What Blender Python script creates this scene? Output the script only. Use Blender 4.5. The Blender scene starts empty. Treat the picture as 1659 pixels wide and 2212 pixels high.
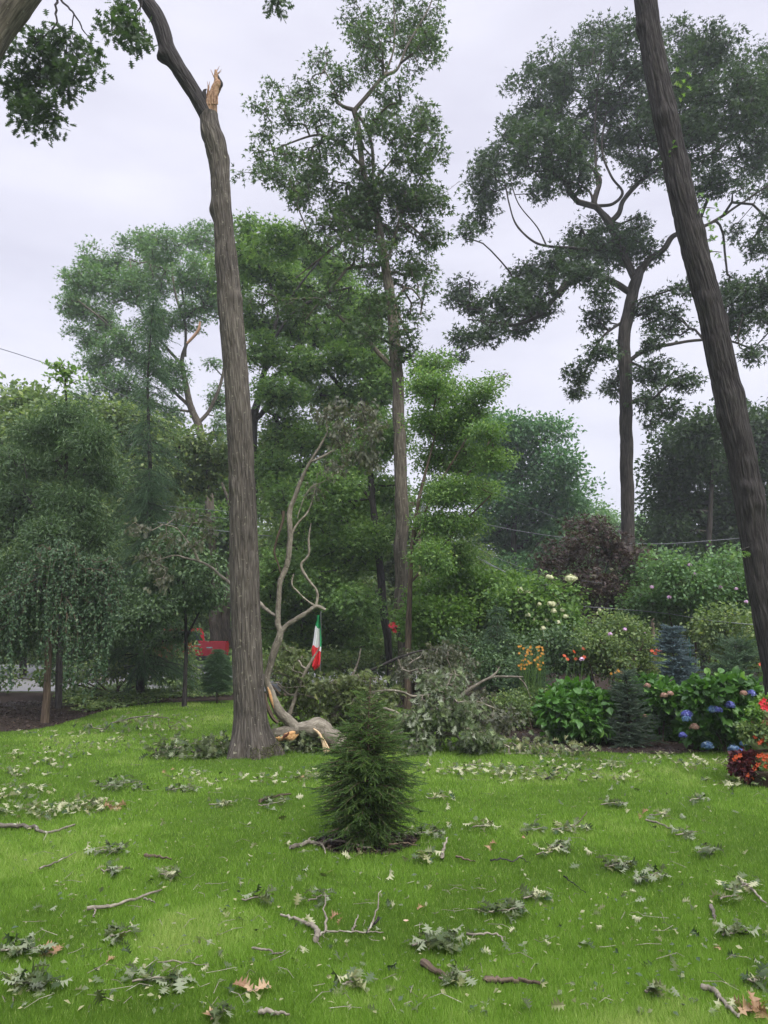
import bpy, math, random
import numpy as np
from mathutils import Vector, Matrix
R = math.radians
scene = bpy.context.scene
COL = scene.collection

# ------------------------------------------------------------------ camera
CAMZ = 1.6
PITCH = R(9.1)
F, CX, CY = 1650.0, 829.5, 1106.0
cd = bpy.data.cameras.new("camera"); cam = bpy.data.objects.new("camera", cd); COL.objects.link(cam)
cam.location = (0, 0, CAMZ); cam.rotation_euler = (R(90) + PITCH, 0, 0)
cd.sensor_fit = 'HORIZONTAL'; cd.sensor_width = 36; cd.lens = 36 * F / 1659.0
cd.clip_start = 0.05; cd.clip_end = 3000
scene.camera = cam
# ------------------------------------------------------------------ sky
SUN_EL, SUN_AZ = R(52), R(150)          # azimuth clockwise from +Y: sun right and a little behind the camera
w = bpy.data.worlds.new("World"); scene.world = w; w.use_nodes = True
nt = w.node_tree; nt.nodes.clear()
out = nt.nodes.new('ShaderNodeOutputWorld'); bg = nt.nodes.new('ShaderNodeBackground')
sky = nt.nodes.new('ShaderNodeTexSky'); sky.sky_type = 'NISHITA'; sky.sun_disc = False
sky.sun_elevation = SUN_EL; sky.sun_rotation = SUN_AZ; sky.air_density = 1.0; sky.dust_density = 3.0
tc = nt.nodes.new('ShaderNodeTexCoord'); mp = nt.nodes.new('ShaderNodeMapping'); mp.inputs['Scale'].default_value = (1.0, 1.0, 3.2)
nz = nt.nodes.new('ShaderNodeTexNoise'); nz.inputs['Scale'].default_value = 2.6; nz.inputs['Detail'].default_value = 7; nz.inputs['Roughness'].default_value = .55
rp = nt.nodes.new('ShaderNodeValToRGB')
rp.color_ramp.elements[0].position = .32; rp.color_ramp.elements[0].color = (3.1, 3.05, 3.6, 1)
rp.color_ramp.elements[1].position = .66; rp.color_ramp.elements[1].color = (3.85, 3.8, 4.3, 1)
mx = nt.nodes.new('ShaderNodeMixRGB'); mx.inputs['Fac'].default_value = .93
nt.links.new(tc.outputs['Generated'], mp.inputs[0]); nt.links.new(mp.outputs[0], nz.inputs[0])
nt.links.new(nz.outputs['Fac'], rp.inputs[0]); nt.links.new(sky.outputs[0], mx.inputs[1]); nt.links.new(rp.outputs[0], mx.inputs[2])
sx = nt.nodes.new('ShaderNodeSeparateXYZ'); nt.links.new(tc.outputs['Generated'], sx.inputs[0])      # thicker light overhead, as under any overcast
mr = nt.nodes.new('ShaderNodeMapRange'); mr.inputs[1].default_value = .70; mr.inputs[2].default_value = 1.0; mr.inputs[3].default_value = 1.0; mr.inputs[4].default_value = 5.0
nt.links.new(sx.outputs[2], mr.inputs[0]); vm = nt.nodes.new('ShaderNodeVectorMath'); vm.operation = 'SCALE'; nt.links.new(mx.outputs[0], vm.inputs[0]); nt.links.new(mr.outputs[0], vm.inputs[3])
nt.links.new(vm.outputs[0], bg.inputs[0]); bg.inputs[1].default_value = .105
nt.links.new(bg.outputs[0], out.inputs[0])
sd = bpy.data.lights.new("sun", 'SUN'); sd.energy = 1.5; sd.angle = R(22); sd.color = (1, .96, .88)
so = bpy.data.objects.new("sun", sd); COL.objects.link(so)
sdir = Vector((math.sin(SUN_AZ) * math.cos(SUN_EL), math.cos(SUN_AZ) * math.cos(SUN_EL), math.sin(SUN_EL)))
so.rotation_euler = sdir.to_track_quat('Z', 'Y').to_euler(); so.location = sdir * 60
vs = scene.view_settings; vs.view_transform = 'Standard'; vs.look = 'None'; vs.gamma = 1; vs.use_curve_mapping = False; vs.exposure = 1.25
cy = scene.cycles
cy.max_bounces = 5; cy.diffuse_bounces = 3; cy.glossy_bounces = 2; cy.transmission_bounces = 3; cy.transparent_max_bounces = 4; cy.volume_bounces = 1
cy.caustics_reflective = False; cy.caustics_refractive = False
cy.use_denoising = True; cy.sample_clamp_indirect = 6

# ------------------------------------------------------------------ picture <-> place
cp, sp = math.cos(PITCH), math.sin(PITCH)
def at(px, py, Y):
    dx = (px - CX) / F; dy = -(py - CY) / F
    yy = cp - sp * dy; zz = sp + cp * dy
    return np.array([dx * Y / yy, Y, CAMZ + zz * Y / yy])
def gnd(px, py):
    dy = -(py - CY) / F
    zz = sp + cp * dy; yy = cp - sp * dy
    t = -CAMZ / zz
    return np.array([(px - CX) / F * t, yy * t, 0.0])
def mpp(py, Y):                        # metres per picture unit there
    dy = -(py - CY) / F
    return Y / (cp - sp * dy) / F

# ------------------------------------------------------------------ noise
def _h(ix, iy, iz, s):
    n = (ix * 374761393 + iy * 668265263 + iz * 2147483647 + s * 1274126177) & 0xffffffff
    n = ((n ^ (n >> 13)) * 1274126177) & 0xffffffff
    n = ((n ^ (n >> 16)) * 2246822519) & 0xffffffff
    return ((n ^ (n >> 15)) & 0xffffff) / float(0xffffff)
def vnoise(p, s=0):
    p = np.asarray(p, float); i = np.floor(p).astype(np.int64); f = p - i; f = f * f * (3 - 2 * f)
    r = 0
    for a in (0, 1):
        for b in (0, 1):
            for c in (0, 1):
                wgt = (f[:, 0] if a else 1 - f[:, 0]) * (f[:, 1] if b else 1 - f[:, 1]) * (f[:, 2] if c else 1 - f[:, 2])
                r = r + wgt * _h(i[:, 0] + a, i[:, 1] + b, i[:, 2] + c, s)
    return r
def fbm(p, s=0, o=3):
    p = np.asarray(p, float); r = 0; a = .5; t = 0
    for k in range(o):
        r = r + a * vnoise(p * 2 ** k, s + k); t += a; a *= .5
    return r / t

# ------------------------------------------------------------------ objects
def setp(o, label=None, cat=None, group=None, kind=None):
    if label: o['label'] = label
    if cat: o['category'] = cat
    if group: o['group'] = group
    if kind: o['kind'] = kind
    return o
def thing(name, label, cat, base=(0, 0, 0), group=None):
    o = bpy.data.objects.new(name, None); COL.objects.link(o); o.location = tuple(float(v) for v in base); o.empty_display_size = .2
    return setp(o, label, cat, group)
class MB:
    def __init__(s): s.v = []; s.l = []; s.c = []; s.m = []; s.t = []; s.b = []; s.n = 0
    def add(s, verts, faces, mat=0, tint=None, bc=None):
        verts = np.asarray(verts, float).reshape(-1, 3); s.b.append(verts if bc is None else bc)
        if isinstance(faces, np.ndarray):
            s.l.append((faces + s.n).ravel()); k = len(faces); s.c.append(np.full(k, faces.shape[1]))
        else:
            s.l.append(np.array([i + s.n for f in faces for i in f])); k = len(faces); s.c.append(np.array([len(f) for f in faces]))
        s.m.append(np.full(k, mat)); s.t.append(np.full(k, .5) if tint is None else np.broadcast_to(tint, (k,)))
        s.v.append(verts); s.n += len(verts)
    def build(s, name, mats, parent=None, smooth=True):
        if not s.v: return None
        v = np.concatenate(s.v); l = np.concatenate(s.l).astype(np.int32); c = np.concatenate(s.c).astype(np.int32)
        if parent is not None: v = v - np.array(parent_world(parent))
        me = bpy.data.meshes.new(name)
        me.vertices.add(len(v)); me.vertices.foreach_set('co', v.astype(np.float32).ravel())
        me.loops.add(len(l)); me.loops.foreach_set('vertex_index', l)
        me.polygons.add(len(c)); st = np.concatenate([[0], np.cumsum(c)[:-1]]).astype(np.int32)
        me.polygons.foreach_set('loop_start', st)
        me.polygons.foreach_set('loop_total', c)
        me.polygons.foreach_set('material_index', np.concatenate(s.m).astype(np.int32))
        me.polygons.foreach_set('use_smooth', np.full(len(c), smooth))
        a = me.attributes.new('tint', 'FLOAT', 'FACE'); a.data.foreach_set('value', np.concatenate(s.t).astype(np.float32))
        b = me.attributes.new('bc', 'FLOAT_VECTOR', 'POINT'); b.data.foreach_set('vector', np.concatenate(s.b).astype(np.float32).ravel())
        me.update(calc_edges=True); me.validate()
        for m in (mats if isinstance(mats, (list, tuple)) else [mats]): me.materials.append(m)
        o = bpy.data.objects.new(name, me); COL.objects.link(o)
        if parent is not None: o.parent = parent
        return o
def parent_world(p):
    v = Vector((0, 0, 0))
    while p is not None: v = v + p.location; p = p.parent
    return tuple(v)
def catmull(P, n):
    P = np.asarray(P, float)
    if len(P) < 3:
        t = np.linspace(0, 1, n * (len(P) - 1) + 1)[:, None]; return P[0] * (1 - t) + P[-1] * t
    Q = np.vstack([2 * P[0] - P[1], P, 2 * P[-1] - P[-2]]); out = []
    for i in range(1, len(Q) - 2):
        t = np.linspace(0, 1, n, endpoint=False)[:, None]
        a, b, c, d = Q[i - 1], Q[i], Q[i + 1], Q[i + 2]
        out.append(.5 * (2 * b + (c - a) * t + (2 * a - 5 * b + 4 * c - d) * t ** 2 + (3 * b - 3 * c + d - a) * t ** 3))
    out.append(P[-1][None]); return np.vstack(out)
def tube(mb, pts, rad, sides=6, mat=0, cap=True, disp=None):
    pts = np.asarray(pts, float); n = len(pts); rad = np.broadcast_to(rad, (n,)).astype(float)
    T = np.gradient(pts, axis=0); T /= np.linalg.norm(T, axis=1)[:, None] + 1e-9
    u = np.array([0., -1, 0]) if abs(T[0][1]) < .9 else np.array([1., 0, 0])
    U = []
    for t in T:
        u = u - t * (u @ t); u = u / (np.linalg.norm(u) + 1e-9); U.append(u)
    U = np.array(U); V = np.cross(T, U)
    a = np.linspace(0, 2 * np.pi, sides, endpoint=False)
    dirs = U[:, None] * np.cos(a)[None, :, None] + V[:, None] * np.sin(a)[None, :, None]
    rr = np.repeat(rad[:, None], sides, 1)
    sl = np.concatenate([[0], np.cumsum(np.linalg.norm(np.diff(pts, axis=0), axis=1))]); seed = pts[0].sum() * 3.7
    bc = np.stack([rr * np.cos(a) + seed, rr * np.sin(a) + seed, np.repeat(sl[:, None] + seed, sides, 1)], -1)
    if disp is not None: rr = rr + disp(pts, dirs, rr, bc)
    v = pts[:, None] + dirs * rr[..., None]
    i = np.arange(n - 1)[:, None] * sides; j = np.arange(sides)[None]; k = (j + 1) % sides
    f = np.stack([i + j, i + k, i + sides + k, i + sides + j], -1).reshape(-1, 4)
    mb.add(v.reshape(-1, 3), f, mat, bc=bc.reshape(-1, 3))
    if cap:
        for s_, e in ((0, -1), ((n - 1) * sides, 1)):
            ring = v.reshape(-1, 3)[s_:s_ + sides]
            mb.add(ring, [list(range(sides)) if e > 0 else list(range(sides))[::-1]], mat)
def scat(mb, tmpl, pos, D, Nn, size, tint, mat=0):
    """many small leaves: tmpl=(verts,faces) x sideways, y along the leaf, z its normal"""
    tv, tf = tmpl; tv = np.asarray(tv, float); n = len(pos)
    if n == 0: return
    D = D / (np.linalg.norm(D, axis=1)[:, None] + 1e-9)
    X = np.cross(D, Nn); X /= np.linalg.norm(X, axis=1)[:, None] + 1e-9
    Z = np.cross(X, D)
    size = np.broadcast_to(size, (n,)); s3 = size[:, None, None]
    v = pos[:, None] + s3 * (tv[None, :, 0:1] * X[:, None] + tv[None, :, 1:2] * D[:, None] + tv[None, :, 2:3] * Z[:, None])
    off = (np.arange(n) * len(tv))[:, None]; tint = np.broadcast_to(tint, (n,))
    ks = {}
    for f in tf: ks.setdefault(len(f), []).append(f)
    first = True
    for k, fl in ks.items():
        fa = np.array(fl); idx = (off[:, :, None] + fa[None]).reshape(-1, k)
        if first: mb.add(v.reshape(-1, 3), idx, mat, np.repeat(tint, len(fl))); first = False
        else:
            mb.l.append((idx + mb.n - n * len(tv)).ravel()); mb.c.append(np.full(len(idx), k)); mb.m.append(np.full(len(idx), mat)); mb.t.append(np.repeat(tint, len(fl)))
# templates ---------------------------------------------------------
def T_tri3(cup=.12):
    V = []; Fc = []
    for ang, L, wd in ((0, 1, .17), (.95, .72, .14), (-.95, .72, .14)):
        c, s = math.sin(ang), math.cos(ang); ox, oy = (0, .12)
        k = len(V)
        V += [(ox - s * wd, oy + c * wd, 0), (ox + s * wd, oy - c * wd, 0), (ox + c * L * .88, oy + s * L * .88, -cup)]
        Fc.append((k, k + 1, k + 2))
    return V, Fc
TRI3 = T_tri3()
RHOMB = ([(0, 0, 0), (.3, .45, .06), (0, 1, -.1), (-.3, .45, .06), (0, .45, 0)], [(0, 1, 4), (1, 2, 4), (2, 3, 4), (3, 0, 4)])
OVATE = ([(0, 0, 0), (.24, .2, .05), (.33, .48, .07), (.2, .78, .02), (0, 1, -.12), (-.2, .78, .02), (-.33, .48, .07), (-.24, .2, .05), (0, .25, 0), (0, .6, 0)],
         [(0, 1, 8), (1, 2, 9, 8), (2, 3, 9), (3, 4, 9), (4, 5, 9), (5, 6, 9), (6, 7, 8, 9), (7, 0, 8)])
LANCE = ([(0, 0, 0), (.11, .4, .02), (0, 1, -.1), (-.11, .4, .02)], [(0, 1, 2), (0, 2, 3)])
BLADE = ([(-.5, 0, 0), (.5, 0, 0), (0, 1, 0)], [(0, 1, 2)])
def T_oak(curl=.0, fold=.1, seed=0):
    rg = np.random.default_rng(seed); V = []; Fc = []
    ym = [0.10, .30, .52, .72, .86]; sx = [.03, .07, .09, .08, .05]; tips = [(.22, .16), (.36, .42), (.40, .66), (.24, .88)]
    def z(x, y): return abs(x) * fold - curl * (y - .4) ** 2 + curl * .8 * x * x * 2
    mid = []
    for y in ym: mid.append(len(V)); V.append((0, y, z(0, y)))
    for s in (1, -1):
        sin = []
        for y, x in zip(ym, sx): sin.append(len(V)); V.append((s * x, y, z(x, y)))
        for k, (tx, ty) in enumerate(tips):
            tx += rg.uniform(-.05, .05); ty += rg.uniform(-.04, .04); a = len(V)
            V.append((s * tx, ty, z(tx, ty) + rg.uniform(-.06, .04)))
            fs = (mid[k], sin[k], a, sin[k + 1], mid[k + 1]); Fc.append(fs if s > 0 else fs[::-1])
        Fc.append((mid[4], sin[4], len(V)) if s > 0 else (len(V), sin[4], mid[4])); V.append((0, 1, z(0, 1)))
    b = len(V); V += [(-.012, -.22, 0), (.012, -.22, 0), (.012, .12, 0), (-.012, .12, 0)]; Fc.append((b, b + 1, b + 2, b + 3))
    return V, Fc
OAKS = [T_oak(.0, .08, 1), T_oak(.6, .25, 2), T_oak(-.5, .3, 3), T_oak(1.3, .1, 4), T_oak(.3, .55, 5)]
def T_brush(nn, ln, wd, seed, ang=.9):
    rg = np.random.default_rng(seed); V = [(-.012, 0, 0), (.012, 0, 0), (0, 1, 0)]; Fc = [(0, 1, 2)]
    for i in range(nn):
        t = .04 + .96 * (i + .5) / nn; a = i * 2.4 + rg.uniform(-.3, .3); L = ln * (1 - .35 * t) * rg.uniform(.8, 1.15)
        f = ang * (1 - .5 * t); dx, dz = math.cos(a) * math.sin(f) * L, math.sin(a) * math.sin(f) * L * .8; dy = math.cos(f) * L
        sx, sz = -math.sin(a) * wd, math.cos(a) * wd; k = len(V)
        V += [(-sx, t, -sz), (sx, t, sz), (dx, t + dy, dz)]; Fc.append((k, k + 1, k + 2))
    return V, Fc

# ------------------------------------------------------------------ materials
def mat(name):
    m = bpy.data.materials.new(name); m.use_nodes = True; n = m.node_tree; n.nodes.clear(); return m, n
def N(n, t, **k):
    x = n.nodes.new(t)
    for a, b in k.items():
        if a in x.inputs: x.inputs[a].default_value = b
        else: setattr(x, a, b)
    return x
def leafmat(name, c0, c1, c2=None, trans=.3, rough=.5, spec=.3, back=None):
    m, n = mat(name); o = N(n, 'ShaderNodeOutputMaterial'); a = N(n, 'ShaderNodeAttribute', attribute_name='tint')
    r = N(n, 'ShaderNodeValToRGB'); e = r.color_ramp.elements
    e[0].position = .0; e[0].color = (*c0, 1); e[1].position = 1 if c2 is None else .62; e[1].color = (*c1, 1)
    if c2 is not None: x = e.new(1.0); x.color = (*c2, 1)
    n.links.new(a.outputs['Fac'], r.inputs[0]); colr = r.outputs[0]
    if back is not None:
        g = N(n, 'ShaderNodeNewGeometry'); mm = N(n, 'ShaderNodeMixRGB'); n.links.new(g.outputs['Backfacing'], mm.inputs[0])
        n.links.new(colr, mm.inputs[1]); mm.inputs[2].default_value = (*back, 1); colr = mm.outputs[0]
    p = N(n, 'ShaderNodeBsdfPrincipled', Roughness=rough); p.inputs['Specular IOR Level'].default_value = spec
    n.links.new(colr, p.inputs['Base Color'])
    t = N(n, 'ShaderNodeBsdfTranslucent'); b = N(n, 'ShaderNodeMixRGB', blend_type='MULTIPLY'); b.inputs[0].default_value = 1
    b.inputs[2].default_value = (1.5, 1.6, .8, 1); n.links.new(colr, b.inputs[1]); n.links.new(b.outputs[0], t.inputs[0])
    s = N(n, 'ShaderNodeMixShader'); s.inputs[0].default_value = trans
    n.links.new(p.outputs[0], s.inputs[1]); n.links.new(t.outputs[0], s.inputs[2]); n.links.new(s.outputs[0], o.inputs[0])
    return m
def barkmat(name, c0, c1, lich=None, scale=1., bump=1., lam=.4, zs=3.2):
    m, n = mat(name); o = N(n, 'ShaderNodeOutputMaterial'); tc = N(n, 'ShaderNodeAttribute', attribute_name='bc')
    mp = N(n, 'ShaderNodeMapping'); mp.inputs['Scale'].default_value = (32 * scale, 32 * scale, zs * scale); n.links.new(tc.outputs['Vector'], mp.inputs[0])
    wv = N(n, 'ShaderNodeTexNoise', Scale=1.0, Detail=8.0, Roughness=.65, Distortion=.4); n.links.new(mp.outputs[0], wv.inputs[0])
    vo = N(n, 'ShaderNodeTexVoronoi', feature='DISTANCE_TO_EDGE', Scale=.9); n.links.new(mp.outputs[0], vo.inputs[0])
    big = N(n, 'ShaderNodeTexNoise', Scale=1.3, Detail=3.0); n.links.new(tc.outputs['Vector'], big.inputs[0])
    r = N(n, 'ShaderNodeValToRGB'); r.color_ramp.elements[0].position = .36; r.color_ramp.elements[0].color = (*c0, 1); r.color_ramp.elements[1].position = .64; r.color_ramp.elements[1].color = (*c1, 1)
    n.links.new(wv.outputs['Fac'], r.inputs[0])
    mm = N(n, 'ShaderNodeMixRGB', blend_type='MULTIPLY'); mm.inputs[0].default_value = lam; n.links.new(r.outputs[0], mm.inputs[1])
    r2 = N(n, 'ShaderNodeValToRGB'); r2.color_ramp.elements[0].position = .35; r2.color_ramp.elements[0].color = (.45, .45, .45, 1); r2.color_ramp.elements[1].position = .65; r2.color_ramp.elements[1].color = (1.2, 1.2, 1.15, 1)
    n.links.new(big.outputs['Fac'], r2.inputs[0]); n.links.new(r2.outputs[0], mm.inputs[2]); colr = mm.outputs[0]
    rv = N(n, 'ShaderNodeValToRGB'); rv.color_ramp.elements[0].position = .0; rv.color_ramp.elements[0].color = (.60, .58, .56, 1); rv.color_ramp.elements[1].position = .22; rv.color_ramp.elements[1].color = (1.08, 1.08, 1.08, 1)
    n.links.new(vo.outputs[0], rv.inputs[0]); mv = N(n, 'ShaderNodeMixRGB', blend_type='MULTIPLY'); mv.inputs[0].default_value = .8 if zs < 8 else .2; n.links.new(colr, mv.inputs[1]); n.links.new(rv.outputs[0], mv.inputs[2]); colr = mv.outputs[0]
    if lich:
        l = N(n, 'ShaderNodeTexNoise', Scale=22.0, Detail=3.0, Roughness=.7); n.links.new(tc.outputs['Vector'], l.inputs[0])
        r3 = N(n, 'ShaderNodeValToRGB'); r3.color_ramp.elements[0].position = lich[3]; r3.color_ramp.elements[0].color = (0, 0, 0, 1); r3.color_ramp.elements[1].position = lich[3] + .04; r3.color_ramp.elements[1].color = (.8, .8, .8, 1)
        n.links.new(l.outputs['Fac'], r3.inputs[0]); m2 = N(n, 'ShaderNodeMixRGB'); n.links.new(r3.outputs[0], m2.inputs[0]); n.links.new(colr, m2.inputs[1]); m2.inputs[2].default_value = (*lich[:3], 1); colr = m2.outputs[0]
    p = N(n, 'ShaderNodeBsdfPrincipled', Roughness=.9); p.inputs['Specular IOR Level'].default_value = .15
    n.links.new(colr, p.inputs['Base Color'])
    ad = N(n, 'ShaderNodeMath', operation='MULTIPLY_ADD'); n.links.new(vo.outputs[0], ad.inputs[0]); ad.inputs[1].default_value = .8; n.links.new(wv.outputs['Fac'], ad.inputs[2])
    bp = N(n, 'ShaderNodeBump', Strength=bump, Distance=.04); n.links.new(ad.outputs[0], bp.inputs['Height']); n.links.new(bp.outputs[0], p.inputs['Normal'])
    n.links.new(p.outputs[0], o.inputs[0]); return m
def plain(name, c, rough=.6, spec=.3, metal=0., nscale=0, namp=.25, c2=None, bump=0):
    m, n = mat(name); o = N(n, 'ShaderNodeOutputMaterial'); p = N(n, 'ShaderNodeBsdfPrincipled', Roughness=rough, Metallic=metal); p.inputs['Specular IOR Level'].default_value = spec
    p.inputs['Base Color'].default_value = (*c, 1)
    if nscale:
        tc = N(n, 'ShaderNodeTexCoord'); z = N(n, 'ShaderNodeTexNoise', Scale=float(nscale), Detail=6.0, Roughness=.65); n.links.new(tc.outputs['Object'], z.inputs[0])
        r = N(n, 'ShaderNodeValToRGB'); c2 = c2 or tuple(v * (1 - namp) for v in c)
        r.color_ramp.elements[0].position = .35; r.color_ramp.elements[0].color = (*c2, 1); r.color_ramp.elements[1].position = .65; r.color_ramp.elements[1].color = (*c, 1)
        n.links.new(z.outputs['Fac'], r.inputs[0]); n.links.new(r.outputs[0], p.inputs['Base Color'])
        if bump: b = N(n, 'ShaderNodeBump', Strength=bump, Distance=.02); n.links.new(z.outputs['Fac'], b.inputs['Height']); n.links.new(b.outputs[0], p.inputs['Normal'])
    n.links.new(p.outputs[0], o.inputs[0]); return m

M = {}
M['bark_oak'] = barkmat('bark_oak', (.060, .053, .047), (.165, .148, .128), (.27, .26, .20, .635))
M['bark_dark'] = barkmat('bark_dark', (.024, .022, .023), (.078, .071, .070))  # darkened: backlit look of upper trunks and limbs put into the bark colour
M['bark_grey'] = barkmat('bark_grey', (.07, .06, .05), (.20, .175, .14), (.30, .30, .24, .64), scale=.8, bump=.4)
M['bark_far'] = barkmat('bark_far', (.035, .03, .028), (.09, .08, .07), bump=.3, scale=.6)
M['bark_smooth'] = barkmat('bark_smooth', (.12, .105, .085), (.27, .245, .20), (.36, .36, .29, .62), scale=.7, bump=.3, lam=.7, zs=16)
M['bark_brown'] = barkmat('bark_brown', (.06, .045, .034), (.15, .115, .085), bump=.4)
M['wood'] = plain('split_wood', (.62, .40, .20), .75, .2, nscale=30, c2=(.42, .20, .07), bump=.6)
M['wood_dull'] = plain('weathered_split_wood', (.42, .28, .18), .8, .2, nscale=30, c2=(.20, .11, .06), bump=.8)
M['wood_pale'] = plain('pale_split_wood', (.68, .55, .38), .75, .2, nscale=40, c2=(.50, .33, .18), bump=.6)
M['wood_red'] = plain('torn_heartwood', (.16, .05, .03), .8, .2, nscale=30, c2=(.07, .03, .02), bump=.6)
M['oak'] = leafmat('oak_leaves', (0.028, 0.052, 0.026), (0.051, 0.091, 0.038), (0.085, 0.135, 0.051), trans=0.34)  # kept darker: silhouette of the right crown put into the leaf colour
M['oak_mid'] = leafmat('thin_oak_leaves', (0.040, 0.073, 0.033), (0.075, 0.130, 0.050), (0.132, 0.199, 0.065), trans=.4)
M['oak_far'] = leafmat('oak_leaves_far', (0.047, 0.120, 0.057), (0.097, 0.206, 0.087), (0.162, 0.282, 0.120), trans=0.36)
M['green'] = leafmat('green_leaves', (0.067, 0.137, 0.045), (0.148, 0.257, 0.070), (0.270, 0.375, 0.116), trans=0.38)
M['pale'] = leafmat('pale_green_leaves', (0.079, 0.159, 0.071), (0.135, 0.238, 0.095), (0.206, 0.317, 0.135), trans=0.36)
M['bright'] = leafmat('bright_leaves', (0.065, 0.141, 0.028), (0.130, 0.238, 0.049), (0.217, 0.325, 0.084), trans=.35)
M['dark'] = leafmat('dark_leaves', (0.049, 0.092, 0.044), (0.098, 0.164, 0.072), (0.160, 0.240, 0.100), trans=.22)
M['mid'] = leafmat('mid_leaves', (0.075, 0.128, 0.056), (0.165, 0.233, 0.085), (0.280, 0.328, 0.119), trans=0.36)
M['weep'] = leafmat('weeping_leaves', (0.033, 0.076, 0.037), (0.076, 0.136, 0.065), (0.167, 0.228, 0.130), trans=.25)
M['purple'] = leafmat('purple_leaves', (.036, .024, .024), (.070, .046, .042), (.085, .085, .042), trans=.28)
M['wilt'] = leafmat('wilted_leaves', (0.045, 0.068, 0.020), (0.095, 0.131, 0.038), (0.190, 0.210, 0.081), trans=.25, back=(.15, .18, .09))
M['wilt_pale'] = leafmat('pale_wilted_leaves', (0.031, 0.053, 0.016), (0.087, 0.127, 0.048), (0.166, 0.220, 0.096), trans=.2, back=(.22, .25, .18))
M['wilt_brown'] = leafmat('browning_leaves', (.055, .062, .042), (.11, .12, .08), (.16, .165, .11), trans=.25)
M['litter'] = leafmat('fallen_oak_leaves', (0.033, 0.065, 0.026), (0.108, 0.137, 0.058), (0.259, 0.259, 0.130), trans=.15, back=(.31, .32, .19))
M['litter_blue'] = leafmat('fallen_green_leaves', (0.026, 0.049, 0.014), (0.053, 0.076, 0.023), (0.113, 0.128, 0.044), trans=.15, back=(.17, .20, .12))
M['tan'] = leafmat('dry_tan_leaves', (0.165, 0.090, 0.045), (0.285, 0.180, 0.098), (0.375, 0.270, 0.165), trans=.15)
M['spruce'] = leafmat('spruce_needles', (0.051, 0.098, 0.029), (0.099, 0.172, 0.047), (0.198, 0.278, 0.072), trans=.15, spec=.25)
M['conifer'] = leafmat('conifer_needles', (0.036, 0.081, 0.039), (0.072, 0.138, 0.063), (0.128, 0.208, 0.091), trans=.12)
M['conifer_grey'] = leafmat('grey_green_needles', (0.050, 0.081, 0.056), (0.088, 0.131, 0.088), (0.138, 0.188, 0.125), trans=.12)
M['conifer_lite'] = leafmat('soft_needles', (0.046, 0.092, 0.051), (0.082, 0.143, 0.076), (0.122, 0.194, 0.102), trans=.15)
M['blue'] = leafmat('blue_needles', (0.060, 0.098, 0.112), (0.112, 0.165, 0.188), (0.188, 0.255, 0.285), trans=.1)
M['hyd'] = leafmat('hydrangea_leaves', (0.034, 0.096, 0.019), (0.072, 0.182, 0.029), (0.144, 0.278, 0.053), trans=.28, spec=.4, rough=.45)
M['grass'] = leafmat('grass_blades', (0.100, 0.186, 0.024), (0.171, 0.304, 0.039), (0.329, 0.409, 0.131), trans=.3, rough=.6, spec=.2)
M['blade'] = leafmat('garden_grass', (.06, .12, .03), (.11, .20, .05), (.2, .28, .1), trans=.25)
M['fl_white'] = leafmat('white_petals', (.52, .54, .36), (.66, .66, .46), (.76, .74, .58), trans=.2)
M['fl_blue'] = leafmat('blue_petals', (0.063, 0.072, 0.315), (0.144, 0.162, 0.522), (0.288, 0.342, 0.630), trans=.2)
M['fl_teal'] = leafmat('fading_blue_petals', (.05, .12, .28), (.14, .24, .42), (.34, .42, .48), trans=.2)
M['fl_pink'] = leafmat('faded_pink_petals', (.30, .17, .14), (.45, .28, .22), (.5, .38, .28), trans=.2)
M['fl_orange'] = leafmat('orange_petals', (0.334, 0.035, 0.010), (0.417, 0.064, 0.014), (0.442, 0.123, 0.039), trans=.2)
M['fl_gold'] = leafmat('golden_petals', (0.367, 0.143, 0.005), (0.418, 0.194, 0.010), (0.433, 0.255, 0.025), trans=.2)
M['fl_red'] = leafmat('red_petals', (.45, .01, .02), (.62, .02, .04), (.7, .1, .1), trans=.2)
M['fl_mauve'] = leafmat('mauve_petals', (.45, .25, .5), (.6, .4, .62), (.72, .6, .72), trans=.2)
M['coleus'] = leafmat('dark_red_leaves', (.035, .006, .012), (.08, .015, .02), (.13, .03, .03), trans=.2)
M['wire'] = plain('wire', (.16, .17, .18), .5)
M['pole'] = barkmat('pole_wood', (.13, .10, .08), (.28, .23, .18), bump=.3)

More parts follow.
